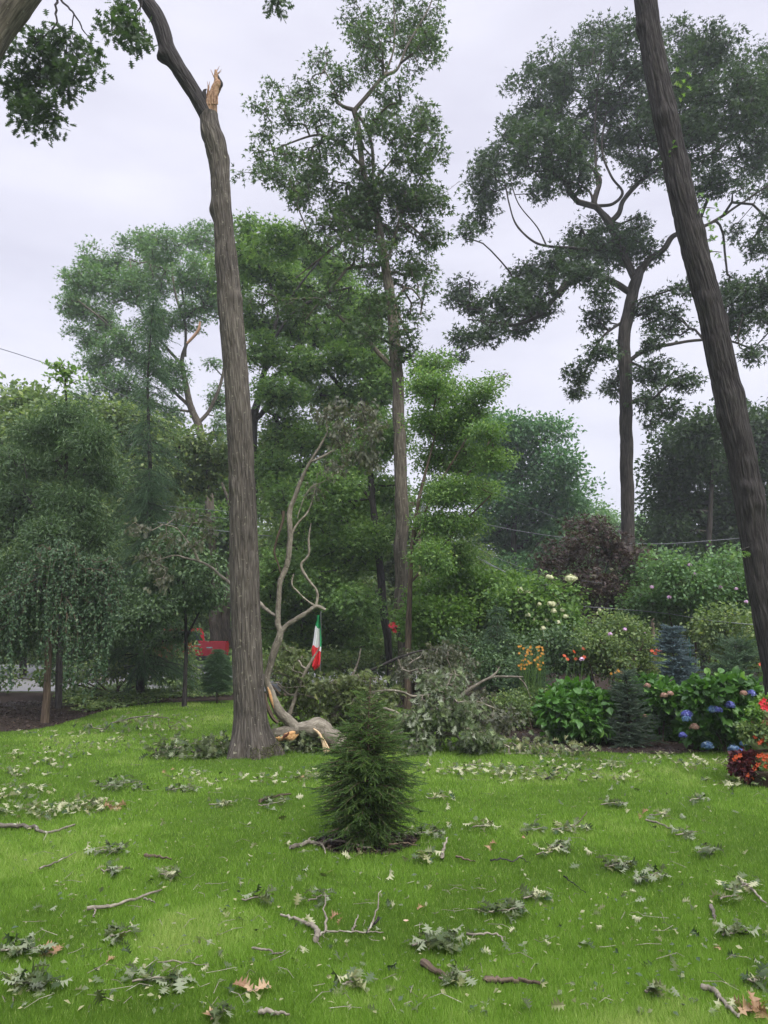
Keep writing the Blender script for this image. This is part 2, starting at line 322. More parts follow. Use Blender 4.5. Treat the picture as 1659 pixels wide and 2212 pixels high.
# ------------------------------------------------------------------ lawn and beds
def ground_mat(name, kind):
    m, n = mat(name); o = N(n, 'ShaderNodeOutputMaterial'); g = N(n, 'ShaderNodeNewGeometry'); p = N(n, 'ShaderNodeBsdfPrincipled', Roughness=.95); p.inputs['Specular IOR Level'].default_value = .1
    a = N(n, 'ShaderNodeTexNoise', Scale=.55, Detail=4.0); b = N(n, 'ShaderNodeTexNoise', Scale=60.0 if kind == 'lawn' else 35.0, Detail=6.0, Roughness=.7)
    n.links.new(g.outputs['Position'], a.inputs[0]); n.links.new(g.outputs['Position'], b.inputs[0])
    r = N(n, 'ShaderNodeValToRGB'); e = r.color_ramp.elements
    if kind == 'lawn': cs = ((.3, (.038, .072, .011)), (.55, (.07, .125, .017)), (.8, (.105, .155, .033)))
    elif kind == 'mulch': cs = ((.3, (.012, .009, .008)), (.55, (.035, .025, .020)), (.85, (.09, .065, .05)))
    else: cs = ((.3, (.15, .15, .155)), (.55, (.21, .21, .215)), (.8, (.27, .27, .275)))
    e[0].position = cs[0][0]; e[0].color = (*cs[0][1], 1); e[1].position = cs[2][0]; e[1].color = (*cs[2][1], 1); x = e.new(cs[1][0]); x.color = (*cs[1][1], 1)
    mx = N(n, 'ShaderNodeMath', operation='MULTIPLY_ADD'); n.links.new(a.outputs['Fac'], mx.inputs[0]); mx.inputs[1].default_value = .55 if kind == 'lawn' else .2
    m3 = N(n, 'ShaderNodeMath', operation='MULTIPLY'); n.links.new(b.outputs['Fac'], m3.inputs[0]); m3.inputs[1].default_value = .5 if kind == 'lawn' else .85
    n.links.new(m3.outputs[0], mx.inputs[2]); n.links.new(mx.outputs[0], r.inputs[0]); n.links.new(r.outputs[0], p.inputs['Base Color'])
    bp = N(n, 'ShaderNodeBump', Strength=.8 if kind != 'road' else .2, Distance=.03); n.links.new(b.outputs['Fac'], bp.inputs['Height']); n.links.new(bp.outputs[0], p.inputs['Normal'])
    n.links.new(p.outputs[0], o.inputs[0]); return m
def sheet(name, poly, z, m, kind='structure'):
    mb = MB(); v = np.array([(p[0], p[1], z) for p in poly]); mb.add(v, [list(range(len(v)))])
    o = mb.build(name, m, smooth=False); setp(o, kind=kind); return o
M['lawn'] = ground_mat('lawn_soil', 'lawn'); M['mulch'] = ground_mat('mulch_soil', 'mulch'); M['road'] = ground_mat('asphalt', 'road')
sheet('lawn', [(-250, -30), (250, -30), (250, 400), (-250, 400)], 0, M['lawn'])
def gp(L): return [gnd(*p)[:2] for p in L]
def smooth_poly(L, n=5):
    P = catmull(np.array([[*p, 0] for p in L]), n); return [tuple(p[:2]) for p in P]
bedL = smooth_poly(gp([(-160, 1592), (0, 1582), (90, 1574), (160, 1556), (235, 1534), (330, 1520), (420, 1516), (520, 1512)])) + [tuple(gnd(640, 1500)[:2]), (-2.5, 21.8), (-14, 21.8), (-16, 14)]
bedR = smooth_poly(gp([(1000, 1545), (1050, 1572), (1110, 1600), (1190, 1618), (1300, 1626), (1450, 1630), (1560, 1622), (1680, 1612), (1830, 1605)])) + [(16, 12), (18, 33), (1.0, 33), (-2.4, 21.8), (-.6, 18.5)]
ringc = gnd(778, 1822)[:2]
ringc = gnd(790, 1822)[:2]
ring = [(ringc[0] + (.40 + .03 * math.sin(3 * a)) * math.cos(a), ringc[1] + .02 + (.36 + .02 * math.sin(5 * a)) * math.sin(a)) for a in np.linspace(0, 2 * np.pi, 28, endpoint=False)]
sheet('mulch_bed', bedL, .008, M['mulch']); sheet('mulch_bed', bedR, .012, M['mulch']); sheet('mulch_ring', ring, .008, M['mulch'])
sheet('road', [(-70, 22), (-2.5, 22), (1.0, 26), (2.5, 41), (-70, 41)], .02, M['road'])
def inpoly(P, poly):
    x, y = P[:, 0], P[:, 1]; c = np.zeros(len(P), bool); n = len(poly)
    for i in range(n):
        x1, y1 = poly[i]; x2, y2 = poly[i - 1]
        k = ((y1 > y) != (y2 > y)) & (x < (x2 - x1) * (y - y1) / (y2 - y1 + 1e-12) + x1); c ^= k
    return c
rg = np.random.default_rng(5)
def blades(n):
    py = 1495 + 800 * rg.random(2 * n) ** 1.3
    px = np.where(rg.random(len(py)) < .74, rg.uniform(-60, 1720, len(py)), rg.uniform(-900, 2560, len(py)))
    dy = -(py - CY) / F; t = -CAMZ / (sp + cp * dy); P = np.stack([(px - CX) / F * t, (cp - sp * dy) * t, np.zeros(len(py))], 1)
    P = P[(P[:, 1] < 18.5)]
    keep = ~(inpoly(P, bedL) | inpoly(P, bedR) | inpoly(P, ring)); P = P[keep]; n = len(P)
    patch = fbm(P * [.9, .9, 1], 3, 3); fine = fbm(P * [5, 5, 1], 9, 2)
    dist = P[:, 1]
    h = (.020 + .022 * rg.random(n)) * (.75 + .6 * fine) * (1 + .25 * (patch > .55))
    a = rg.uniform(0, 2 * np.pi, n); lean = rg.uniform(.1, .9, n)
    D = np.stack([np.cos(a) * lean, np.sin(a) * lean, np.ones(n)], 1)
    Nn = np.stack([rg.normal(size=n), rg.normal(size=n) - .5, np.zeros(n)], 1) + 1e-3
    tint = np.clip(.32 + (patch - .5) * 1.5 + (fine - .5) * .5 + rg.normal(0, .16, n), 0, 1)
    tint = np.where(rg.random(n) < .035, .97, tint)
    L = h; wd = .0030 * np.maximum(1, dist / 4.5) * rg.uniform(.7, 1.3, n)
    D = D / np.linalg.norm(D, axis=1)[:, None]; X = np.cross(D, Nn); X /= np.linalg.norm(X, axis=1)[:, None]
    v = np.stack([P - X * wd[:, None] / 2, P + X * wd[:, None] / 2, P + D * L[:, None]], 1).reshape(-1, 3)
    mb = MB(); mb.add(v, np.arange(3 * n).reshape(-1, 3), 0, tint)
    o = mb.build('grass', M['grass'], smooth=False); setp(o, 'short mown green lawn grass', 'grass', kind='stuff')
blades(400000)
def chips(n, poly, z, name):
    xs = [p[0] for p in poly]; ys = [p[1] for p in poly]
    P = np.stack([rg.uniform(max(min(xs), -9), min(max(xs), 9), n), rg.uniform(min(ys), min(max(ys), 19), n), np.full(n, z)], 1); P = P[inpoly(P, poly)]; n = len(P)
    mb = MB(); a = rg.uniform(0, 6.28, n); D = np.stack([np.cos(a), np.sin(a), rg.uniform(-.2, .5, n)], 1); Nn = np.stack([rg.normal(0, .4, n), rg.normal(0, .4, n), np.ones(n)], 1)
    scat(mb, ([(-.18, 0, .0), (.18, 0, 0), (.15, 1, .05), (-.12, .9, .05)], [(0, 1, 2, 3)]), P, D, Nn, rg.uniform(.015, .06, n), rg.random(n) ** 2)
    o = mb.build(name, leafmat(name + '_chips', (.014, .010, .009), (.045, .03, .022), (.12, .085, .06), trans=0), smooth=False); setp(o, 'dark shredded bark mulch', 'mulch', kind='stuff')
chips(14000, bedL, .012, 'mulch_left'[:5]); chips(26000, bedR, .016, 'mulch'); chips(1500, ring, .012, 'mulch')
# ---- added haze volume, imitates the lens flare veil over dark trunks
def haze():
    m, n = mat('haze'); o = N(n, 'ShaderNodeOutputMaterial'); v = N(n, 'ShaderNodeVolumePrincipled', Density=HAZE, Anisotropy=.2); v.inputs['Color'].default_value = (.86, .91, 1, 1); n.links.new(v.outputs[0], o.inputs['Volume'])
    mb = MB(); x, y0, y1, z0, z1 = 255, -35, 405, -1, 45; c = [(a, b, d) for d in (z0, z1) for a, b in ((-x, y0), (x, y0), (x, y1), (-x, y1))]
    mb.add(np.array(c), [(3, 2, 1, 0), (4, 5, 6, 7), (0, 1, 5, 4), (1, 2, 6, 5), (2, 3, 7, 6), (3, 0, 4, 7)]); setp(mb.build('haze', m, smooth=False), 'thin haze added over the garden as a lens flare veil', 'haze', kind='stuff')
HAZE = .0011
haze()
#@@PART2
# ------------------------------------------------------------------ plants
def path_px(L, Y, n=6):
    pts = np.array([at(p[0], p[1], Y + (p[3] if len(p) > 3 else 0)) for p in L])
    rad = np.array([p[2] * .5 * mpp(p[1], Y + (p[3] if len(p) > 3 else 0)) for p in L])
    c = catmull(np.hstack([pts, rad[:, None]]), n); return c[:, :3], np.maximum(c[:, 3], .003)
def resample(P, Rr, step):
    s = np.concatenate([[0], np.cumsum(np.linalg.norm(np.diff(P, axis=0), axis=1))]); n = max(3, int(s[-1] / step) + 1)
    t = np.linspace(0, s[-1], n); return np.stack([np.interp(t, s, P[:, k]) for k in range(3)], 1), np.interp(t, s, Rr)
def lobe_points(lobes, Y, rng, dens, depth, clump, thr, seed):
    out = []; cen = []
    for lb in lobes:
        cx, cy, rx, ry = lb[:4]; dY = lb[4] if len(lb) > 4 else rng.uniform(-depth, depth)
        m = mpp(cy, Y + dY); c = at(cx, cy, Y + dY); a, b = rx * m, ry * m; d = min(.5 * (a + b), max(depth, .6) * 1.3)
        n = max(3, int(dens * rx * ry / 1000. * 3.14 * (lb[5] if len(lb) > 5 else 1)))
        u = rng.normal(size=(n * 3, 3)); u /= np.linalg.norm(u, axis=1)[:, None]; u *= rng.random(n * 3)[:, None] ** (1 / 2.4)
        P = c + u * [a, d, b]
        k = fbm(P * clump, seed, 2) > thr; P = P[k][:n]
        out.append(P); cen.append(np.repeat(c[None], len(P), 0))
    return np.concatenate(out), np.concatenate(cen)
def grow(mb, nodes, nrad, P, rng, step, tip, up=.08, wig=.1, back=.35, mat=1, sides=4):
    """joins every leaf-bearing point to the nearest limb or twig, thick where many twigs hang on one"""
    nn = len(nodes); cap = nn + len(P) * 6
    X = np.zeros((cap, 3)); X[:nn] = nodes; par = np.full(cap, -1); pl = np.zeros(cap); cnt = np.zeros(cap); k = nn
    d0 = np.array([np.min(np.linalg.norm(nodes - p, axis=1)) for p in P]); chains = []
    for i in np.argsort(d0):
        p = P[i]; dd = X[:k] - p; d = np.sqrt((dd * dd).sum(1)); c = d + back * np.maximum(0, dd[:, 2]) + .15 * pl[:k]; q = int(np.argmin(c)); L = d[q]
        m = int(np.clip(L / step, 1, 5)); ch = [q]; side = rng.normal(size=3) * wig * L
        for j in range(1, m + 1):
            t = j / m; y = X[q] * (1 - t) + p * t + math.sin(math.pi * t) * (side + np.array([0, 0, up * L]))
            if j < m: y = y + rng.normal(size=3) * wig * .3 * L / m
            X[k] = y; par[k] = ch[-1]; pl[k] = pl[ch[-1]] + L / m; ch.append(k); k += 1
        chains.append(ch)
    for ch in chains: cnt[ch[-1]] += 1
    for i in range(k - 1, nn - 1, -1):
        cnt[par[i]] += cnt[i]
    rad = tip * np.maximum(cnt, 1) ** .5; rad[:nn] = nrad
    for i in range(nn, k): rad[i] = min(rad[i], rad[par[i]] * .95)
    for ch in chains:
        idx = np.array(ch); r = rad[idx].copy(); r[0] = min(r[0], r[1] * 1.15)
        tube(mb, X[idx], r, 5 if r[0] > .03 else sides, mat, cap=False)
    return [X[np.array(ch)] for ch in chains]
def leafy(mb, P, cen, rng, tmpl, size, K, spread, droop=.2, flat=.6, mat=0, upb=1.0, outw=.7):
    n = len(P) * K; pos = np.repeat(P, K, 0) + np.clip(rng.normal(size=(n, 3)), -1.6, 1.6) * [spread, spread, spread * flat]
    o = pos - np.repeat(P, K, 0) * .6 - np.repeat(cen, K, 0) * .4; o /= np.linalg.norm(o, axis=1)[:, None] + 1e-6
    D = o * outw + rng.normal(size=(n, 3)) * .55 + [0, 0, -droop]
    Nn = np.array([0, 0, upb]) + rng.normal(size=(n, 3)) * .55
    base = np.repeat(rng.normal(0, .13, len(P)), K); tint = np.clip(.42 + base + rng.normal(0, .2, n), 0, 1)
    scat(mb, tmpl, pos, D, Nn, size * rng.uniform(.65, 1.2, n), tint, mat)
def bark_disp(amp, fr=20, fz=2.4, bumps=(), flare=None, lump=.03):
    def f(pts, dirs, rr, bc):
        sh = rr.shape; q = bc.reshape(-1, 3)
        d = -amp * np.clip(1 - 7 * np.abs(fbm(q * [fr, fr, fz], 2, 2) - .5), 0, 1).reshape(sh) + amp * .35
        d = d + lump * np.maximum(.3, 1) * (fbm(q * [2.2, 2.2, 1.6], 7, 3).reshape(sh) - .5) * 2 * (rr / rr.max())
        W = pts[:, None] + dirs * rr[..., None]
        for (b, s, a) in bumps:
            e = np.linalg.norm((W - b) / s, axis=-1); d = d + a * np.exp(-e * e)
        if flare is not None:
            z = np.clip(1 - pts[:, 2:3] / flare[1], 0, 1); ang = np.arctan2(dirs[..., 1], dirs[..., 0])
            d = d + flare[0] * z ** 2.2 * (1 + .45 * np.sin(5 * ang + 1.0) + .25 * np.sin(8 * ang)) / 1.3
        return d
    return f
def tree(name, label, cat, Y, limbs, lobes, leafm, bark, seed=1, dens=9., K=26, size=.12, tmpl=TRI3, spread=.3, depth=2.5, clump=.8, thr=.42,
         tip=.008, step=.5, droop=.2, group=None, flat=.6, trunkname='trunk', crown='crown', wig=.1, up=.08, back=.35, sides=14, ground=True, amp=.01, grow_lobes=1.):
    rng = np.random.default_rng(seed)
    t0 = limbs[0][0]; b = at(t0[0], t0[1], Y + (t0[3] if len(t0) > 3 else 0)); base = (b[0], b[1], 0 if ground else b[2])
    th = thing(name, label, cat, base, group); nodes = []; nr = []
    for i, L in enumerate(limbs):
        P, Rr = path_px(L, Y, 8)
        if i == 0 and ground and P[0][2] > 0: P = np.vstack([[P[0][0], P[0][1], -.05], P]); Rr = np.concatenate([[Rr[0] * 1.15], Rr])
        P, Rr = resample(P, Rr, .12 if Rr.max() > .05 else .2)
        P = P + (fbm(P * 1.3, seed, 2)[:, None] - .5) * [.5, .5, 0] * Rr[:, None] * 1.2
        mb = MB(); tube(mb, P, Rr, sides if i == 0 else 9, disp=bark_disp(amp * min(1, Rr.max() * 6), 9, 2, lump=min(.03, Rr.max() * .25)))
        mb.build(trunkname if i == 0 else 'limb', bark, th)
        s_ = max(1, int(.3 / .12)); lo = int(len(P) * (.35 if i == 0 else .12)); nodes.append(P[lo::s_]); nr.append(Rr[lo::s_])
    nodes = np.concatenate(nodes); nr = np.concatenate(nr)
    lobes = [(l[0], l[1], l[2] * grow_lobes, l[3] * grow_lobes, *l[4:]) for l in lobes]; P, cen = lobe_points(lobes, Y, rng, dens, depth, clump, thr, seed)
    mb = MB(); ch = grow(mb, nodes, nr, P, rng, step, tip, up, wig, back)
    leafy(mb, P, cen, rng, tmpl, size, K, spread, droop, flat)
    mids = np.array([c[-2] * .5 + c[-1] * .5 for c in ch]); leafy(mb, mids, mids, rng, tmpl, size, max(2, K // 3), spread * .7, droop, flat)
    mb.build(crown, [leafm, bark], th, smooth=False); return th
def shrub(name, label, cat, base, lobes, leafm, seed=1, dens=14., K=16, size=.07, tmpl=OVATE, spread=.12, depth=.4, stem='bark_brown', Y=None, nst=6, thr=.3, clump=2., droop=.15, tip=.004, group=None, w=5, flat=.8, step=.25):
    g = gnd(*base); Y = Y or g[1]; rng = np.random.default_rng(seed); th = thing(name, label, cat, (g[0] if Y == g[1] else at(base[0], base[1], Y)[0], Y, 0), group)
    bx = parent_world(th); nodes = []; nr = []; mb = MB()
    for i in range(nst):
        lb = lobes[i % len(lobes)]; c = at(lb[0], lb[1], Y + rng.uniform(-.3, .3) * depth); b = np.array([bx[0] + rng.normal(0, .06), Y + rng.normal(0, .06), -.02])
        P = catmull(np.array([b, b * .55 + c * .45 + np.append(rng.normal(0, .08, 2), .1), c]), 6); Rr = np.linspace(w, w * .35, len(P)) * .5 * mpp(lb[1], Y)
        tube(mb, P, Rr, 6); nodes.append(P[2:]); nr.append(Rr[2:])
    mb.build('stem', M[stem], th)
    P, cen = lobe_points(lobes, Y, rng, dens, depth, clump, thr, seed); P[:, 2] = np.maximum(P[:, 2], .05)
    mb = MB(); grow(mb, np.concatenate(nodes), np.concatenate(nr), P, rng, step, tip)
    leafy(mb, P, cen, rng, tmpl, size, K, spread, droop, flat); mb.build('foliage', [leafm, M[stem]], th, smooth=False); return th
def conifer(name, label, cat, bx, by, topx, topy, wpx, leafm, seed=1, Y=None, levels=26, perlev=6, droop=.1, shoot=.12, brush=None, prof=None, bark='bark_brown', tw=6, side=6, lift=.0, group=None, z0=.03, arch=0., hang=0., sp=.55, thin=0.):
    brush = brush or T_brush(16, .22, .04, seed); g = gnd(bx, by); Y = Y or g[1]; rng = np.random.default_rng(seed)
    b = np.array([at(bx, by, Y)[0], Y, 0.]); top = at(topx, topy, Y); H = top[2]; Rm = wpx * .5 * mpp(by, Y); prof = prof or (lambda t: (1 - t) ** .8 + .03)
    th = thing(name, label, cat, b, group); mb = MB()
    P = np.array([b * (1 - t) + top * t for t in np.linspace(0, 1, 10)]); P[1:-1, :2] += rng.normal(0, .01 * H / 2, (8, 2)); r0 = tw * .5 * mpp(by, Y); tube(mb, P, np.linspace(r0, .004, 10), 8); mb.build('trunk', M[bark], th)
    tb = MB(); pos = []; dr = []; sz = []
    for l in range(levels):
        t = z0 + (1 - z0) * (l + rng.uniform(0, .8)) / levels; c = b * (1 - t) + top * t; L0 = Rm * prof(t)
        for k in range(perlev):
            if rng.random() < (t - .48) * thin: continue
            L = L0 * rng.uniform(.72, 1.12); a = rng.uniform(0, 6.283); el = lift * (.3 + t) + rng.normal(0, .12); n = max(3, int(L / (shoot * sp)) + 1); u = np.linspace(0, 1, n)
            d = np.array([math.cos(a), math.sin(a), 0]); sdv = np.array([-d[1], d[0], 0])
            Pb = c + d * (u * L)[:, None] + np.array([0, 0, 1]) * ((math.tan(el) * u - droop * u ** 2 + arch * np.sin(u * 3.14)) * L)[:, None]; Pb[:, 2] = np.maximum(Pb[:, 2], .03)
            tube(tb, Pb, np.linspace(max(.004, L * .014), .002, n), 4, 1, cap=False)
            Tn = np.gradient(Pb, axis=0); Tn /= np.linalg.norm(Tn, axis=1)[:, None] + 1e-9
            for j in range(1, n):
                if u[j] < .25 and rng.random() < .5: continue
                pos.append(Pb[j]); dr.append(Tn[j] + rng.normal(0, .12, 3)); sz.append(shoot * rng.uniform(.8, 1.2))
                for s_ in range(side):
                    sg = 1 if s_ % 2 else -1; q = Pb[j] - Tn[j] * rng.random() * shoot * .6; v = Tn[j] * rng.uniform(.5, 1.0) + sdv * sg * rng.uniform(.4, 1.0) + np.array([0, 0, rng.uniform(-.3, .25) - hang])
                    wl = min(1.6, .7 + 1.2 * (1 - u[j]) * L / (shoot * 6)); pos.append(q); dr.append(v); sz.append(shoot * rng.uniform(.6, 1.1) * wl)
    pos = np.array(pos); dr = np.array(dr); n = len(pos); pos[:, 2] = np.maximum(pos[:, 2], .02)
    scat(tb, brush, pos, dr, rng.normal(size=(n, 3)), np.array(sz), np.clip(.4 + rng.normal(0, .22, n), 0, 1))
    tb.build('foliage', [leafm, M[bark]], th, smooth=False); return th

# ---- broken oak left of centre ------------------------------------
def big_trunk(name, label, Y, L, bumps, bark, flare, seed, sides=150, step=.018, amp=.013):
    P, Rr = path_px(L, Y, 12)
    if P[0][2] > -.02: P = np.vstack([[P[0][0], P[0][1], -.08], P]); Rr = np.concatenate([[Rr[0]], Rr])
    P, Rr = resample(P, Rr, step); th = thing(name, label, 'tree', (P[0][0], P[0][1], 0)); mb = MB()
    bb = [(at(x, y, Y + dy), s, a) for (x, y, dy, s, a) in bumps]
    tube(mb, P, Rr, sides, disp=bark_disp(amp, 17, 2.6, bb, flare, .024)); mb.build('trunk', bark, th); return th, P, Rr
YO = float(gnd(545, 1632)[1])
oak, oP, oR = big_trunk('broken_oak_tree', 'tall broken oak with bare ridged trunk and a splintered stub near its top', YO,
    [(545, 1632, 78), (541, 1560, 72), (535, 1450, 64), (530, 1300, 62), (526, 1150, 59), (521, 1000, 56), (513, 860, 53), (505, 750, 52), (494, 620, 50), (484, 500, 42), (479, 430, 40), (474, 360, 41), (465, 310, 44), (456, 285, 44), (452, 262, 40), (452, 246, 36)],
    [(462, 455, 0, .13, .05), (458, 300, -.1, .2, .03), (521, 640, -.1, .1, .035), (470, 560, -.1, .12, .02), (500, 1050, -.2, .1, .02), (545, 800, -.2, .12, .02), (490, 345, 0, .12, .02)], M['bark_oak'], (.15, .6), 3)
YL = YO
P, Rr = path_px([(456, 275, 30), (447, 250, 34), (428, 215, 33), (400, 170, 33), (375, 130, 34), (362, 105, 32), (352, 70, 32), (338, 35, 31), (318, 5, 31), (296, -35, 30), (262, -110, 28), (215, -220, 24), (190, -360, 18), (200, -480, 10)], YL, 10)
P, Rr = resample(P, Rr, .04); mb = MB(); tube(mb, P, Rr, 60, disp=bark_disp(.012, 15, 2, [(at(351, 122, YL), .10, .07), (at(360, 118, YL), .12, .03)], None, .02)); mb.build('limb', M['bark_dark'], oak)
def splinters(mb, base_px, Y, n, rng, h=(20, 60), spreadx=9, mat=0, w=4):
    for i in range(n):
        x0 = base_px[0] + rng.uniform(-spreadx, spreadx); hh = rng.uniform(*h); dY = rng.uniform(-.1, .1)
        L = [(x0, base_px[1] + 10, w, dY), (x0 + rng.normal(0, 1.5), base_px[1] - hh * .5, w * .7, dY), (x0 + rng.normal(0, 3) + base_px[2] * hh, base_px[1] - hh, .8, dY)]
        P, Rr = path_px(L, Y, 4); tube(mb, P, Rr, 5, mat)
rng = np.random.default_rng(11); mb = MB()
P, Rr = path_px([(453, 262, 30), (455, 235, 30), (459, 215, 26), (466, 195, 21), (471, 182, 18), (467, 168, 10), (466, 152, 4)], YO, 8); P, Rr = resample(P, Rr, .02)
tube(mb, P, Rr, 24, 0, disp=bark_disp(.018, 22, 3, [], None, .05)); splinters(mb, (459, 215, .1), YO, 16, rng, (10, 45), 11, 0, 4)
P, Rr = path_px([(443, 225, 10, -.05), (441, 200, 9, -.05), (446, 192, 2, -.05)], YO, 5); tube(mb, P, Rr, 8, 1)
P, Rr = path_px([(466, 212, 8), (473, 190, 9), (476, 182, 12), (472, 170, 8), (468, 158, 3)], YO, 5); tube(mb, P, Rr, 8, 1)
for a in ((466, 150, 474, 143), (468, 153, 479, 150), (466, 156, 478, 154), (463, 160, 455, 150), (451, 200, 448, 176)):
    P, Rr = path_px([(a[0], a[1] + 8, 2.5), (a[2], a[3], .8)], YO, 3); tube(mb, P, Rr, 4, 0)
mb.build('splintered_stub', [M['wood_dull'], M['bark_dark']], oak)
# moss at the foot
tm = [c for c in oak.children if c.name.startswith('trunk')][0].data; co = np.empty(len(tm.vertices) * 3); tm.vertices.foreach_get('co', co); co = co.reshape(-1, 3); no = np.empty_like(co.ravel()); tm.vertices.foreach_get('normal', no); no = no.reshape(-1, 3)
mb = MB(); a = np.arctan2(co[:, 1], co[:, 0]); k_ = (co[:, 2] > 0) & (co[:, 2] < .30 - .12 * np.abs(a + .4)) & (a > -1.5) & (a < .9) & (fbm(co * 9, 4, 2) > .44 + .4 * co[:, 2]); pm = np.repeat(co[k_], 3, 0) + np.array(oak.location); no = np.repeat(no[k_], 3, 0); n = len(pm); pm = pm + rng.normal(0, .006, (n, 3))
scat(mb, BLADE, pm, no + rng.normal(0, .5, (n, 3)), rng.normal(size=(n, 3)), rng.uniform(.008, .018, n), rng.random(n))
setp(mb.build('moss', leafmat('moss', (.03, .04, .008), (.07, .085, .015), (.11, .12, .03), trans=.1), oak, smooth=False), kind='stuff')

# ---- leaning trunk on the right ------------------------------------
lean, lP, lR = big_trunk('leaning_oak_tree', 'dark knobbly oak trunk leaning left across the right edge of the photo', 9.6,
    [(1712, 1625, 92), (1694, 1510, 72), (1668, 1380, 62), (1648, 1280, 58), (1630, 1160, 58), (1608, 1020, 60), (1584, 900, 60), (1558, 780, 58), (1532, 660, 55), (1500, 540, 54), (1472, 420, 52), (1450, 310, 50), (1425, 190, 49), (1405, 80, 47), (1392, -20, 45), (1370, -160, 42), (1350, -330, 36), (1340, -520, 26), (1345, -640, 14)],
    [(1378, 60, 0, .08, .035), (1442, 400, -.2, .13, .04), (1503, 500, -.1, .13, .03), (1520, 640, -.2, .12, .05), (1572, 690, 0, .09, .05), (1530, 740, -.2, .14, .05), (1590, 850, -.1, .12, .05), (1548, 900, 0, .09, .03), (1632, 1090, -.1, .12, .06), (1622, 1050, -.2, .1, .04), (1642, 1060, 0, .08, .04), (1645, 1190, -.1, .1, .03), (1480, 360, 0, .1, .03), (1440, 250, -.1, .1, .03)], M['bark_dark'], (.12, .7), 6, amp=.013)

for (x, y) in [(1512, 455), (1520, 500), (1540, 520), (1528, 470), (1470, 160), (1545, 450), (1512, 420), (1560, 545), (1470, 190), (1440, 330), (1600, 1188)]:
    mb = MB(); c = at(x, y, 9.5); q = lP[np.argmin(np.linalg.norm(lP - c, axis=1))]; tube(mb, catmull(np.array([q, (q + c) / 2 + [0, -.05, .03], c]), 3), [.008] * 3 + [.006] * 3 + [.003], 4, 1, cap=False); cc = np.array([c]); leafy(mb, cc, cc, np.random.default_rng(int(x)), OAKS[1], .10, 5, .07, .3); mb.build('sprout', [M['green'], M['bark_dark']], lean, smooth=False)

# ---- trunk and hanging twigs in the upper left corner -------------
P, Rr = path_px([(-560, 1700, 120), (-520, 1500, 110), (-430, 1100, 104), (-330, 740, 98), (-200, 400, 92), (-90, 190, 88), (-20, 70, 84), (35, -5, 78), (110, -110, 70), (190, -260, 55), (240, -420, 30)], 9.5, 10)
P[0][2] = -.1; P, Rr = resample(P, Rr, .06); cr = thing('corner_oak_tree', 'thick grey trunk crossing the top left corner above hanging oak twigs', 'tree', (P[0][0], P[0][1], 0)); mb = MB()
tube(mb, P, Rr, 70, disp=bark_disp(.016, 15, 2, [(at(98, 10, 9.5), .08, .05)], None, .03)); mb.build('trunk', M['bark_grey'], cr)
def hang(parent, Y, tw, lobes, seed, K=5, size=.13, dens=19):
    rng = np.random.default_rng(seed); mb = MB(); nd = []; nr = []
    for L in tw:
        P, Rr = path_px(L, Y, 6); P, Rr = resample(P, Rr, .07); P = P + rng.normal(0, .008, P.shape); tube(mb, P, Rr, 5, 1); nd.append(P); nr.append(Rr)
    P, cen = lobe_points(lobes, Y, rng, dens, .5, 2.2, .40, seed); grow(mb, np.concatenate(nd), np.concatenate(nr), P, rng, .15, .0028, back=-.1, up=0, wig=.15)
    leafy(mb, P, P, rng, OAKS[0], size, K, .09, .35, .9); mb.build('hanging_twig', [M['oak'], M['bark_dark']], parent, smooth=False)
hang(cr, 11, [[(128, -20, 6), (120, 25, 5), (122, 50, 4), (90, 85, 3), (60, 110, 2)], [(122, 50, 3), (140, 80, 2), (145, 120, 2), (150, 160, 1.5)], [(128, -5, 5), (160, 30, 4), (178, 60, 3), (195, 90, 2), (205, 150, 1.5)], [(160, 30, 3), (155, 70, 2), (170, 110, 1.5)]],
     [(75, 75, 22, 14), (80, 110, 30, 12), (130, 85, 30, 18), (40, 125, 25, 18), (70, 160, 35, 25), (110, 140, 30, 25), (30, 185, 22, 22), (60, 205, 30, 22), (60, 245, 30, 18), (90, 285, 14, 10), (115, 230, 30, 25), (110, 265, 25, 12), (165, 170, 35, 25), (175, 210, 30, 22), (185, 240, 14, 14), (195, 120, 18, 22), (210, 140, 14, 8), (140, 190, 25, 20)], 21)
hang(oak, 10, [[(318, -25, 4), (300, 20, 3), (290, 45, 2), (270, 60, 2)], [(296, -30, 3), (303, 40, 2), (310, 75, 1.2)]], [(262, 20, 20, 12), (235, 65, 12, 12), (262, 55, 20, 18), (290, 70, 18, 22), (298, 95, 14, 14), (300, 45, 12, 12)], 22)
hang(oak, 11, [[(330, -60, 9), (450, -120, 7), (560, -90, 5), (600, -50, 4), (596, -10, 3)]], [(592, -5, 16, 12), (594, 15, 10, 14), (607, 5, 8, 8), (560, -60, 40, 20)], 23)

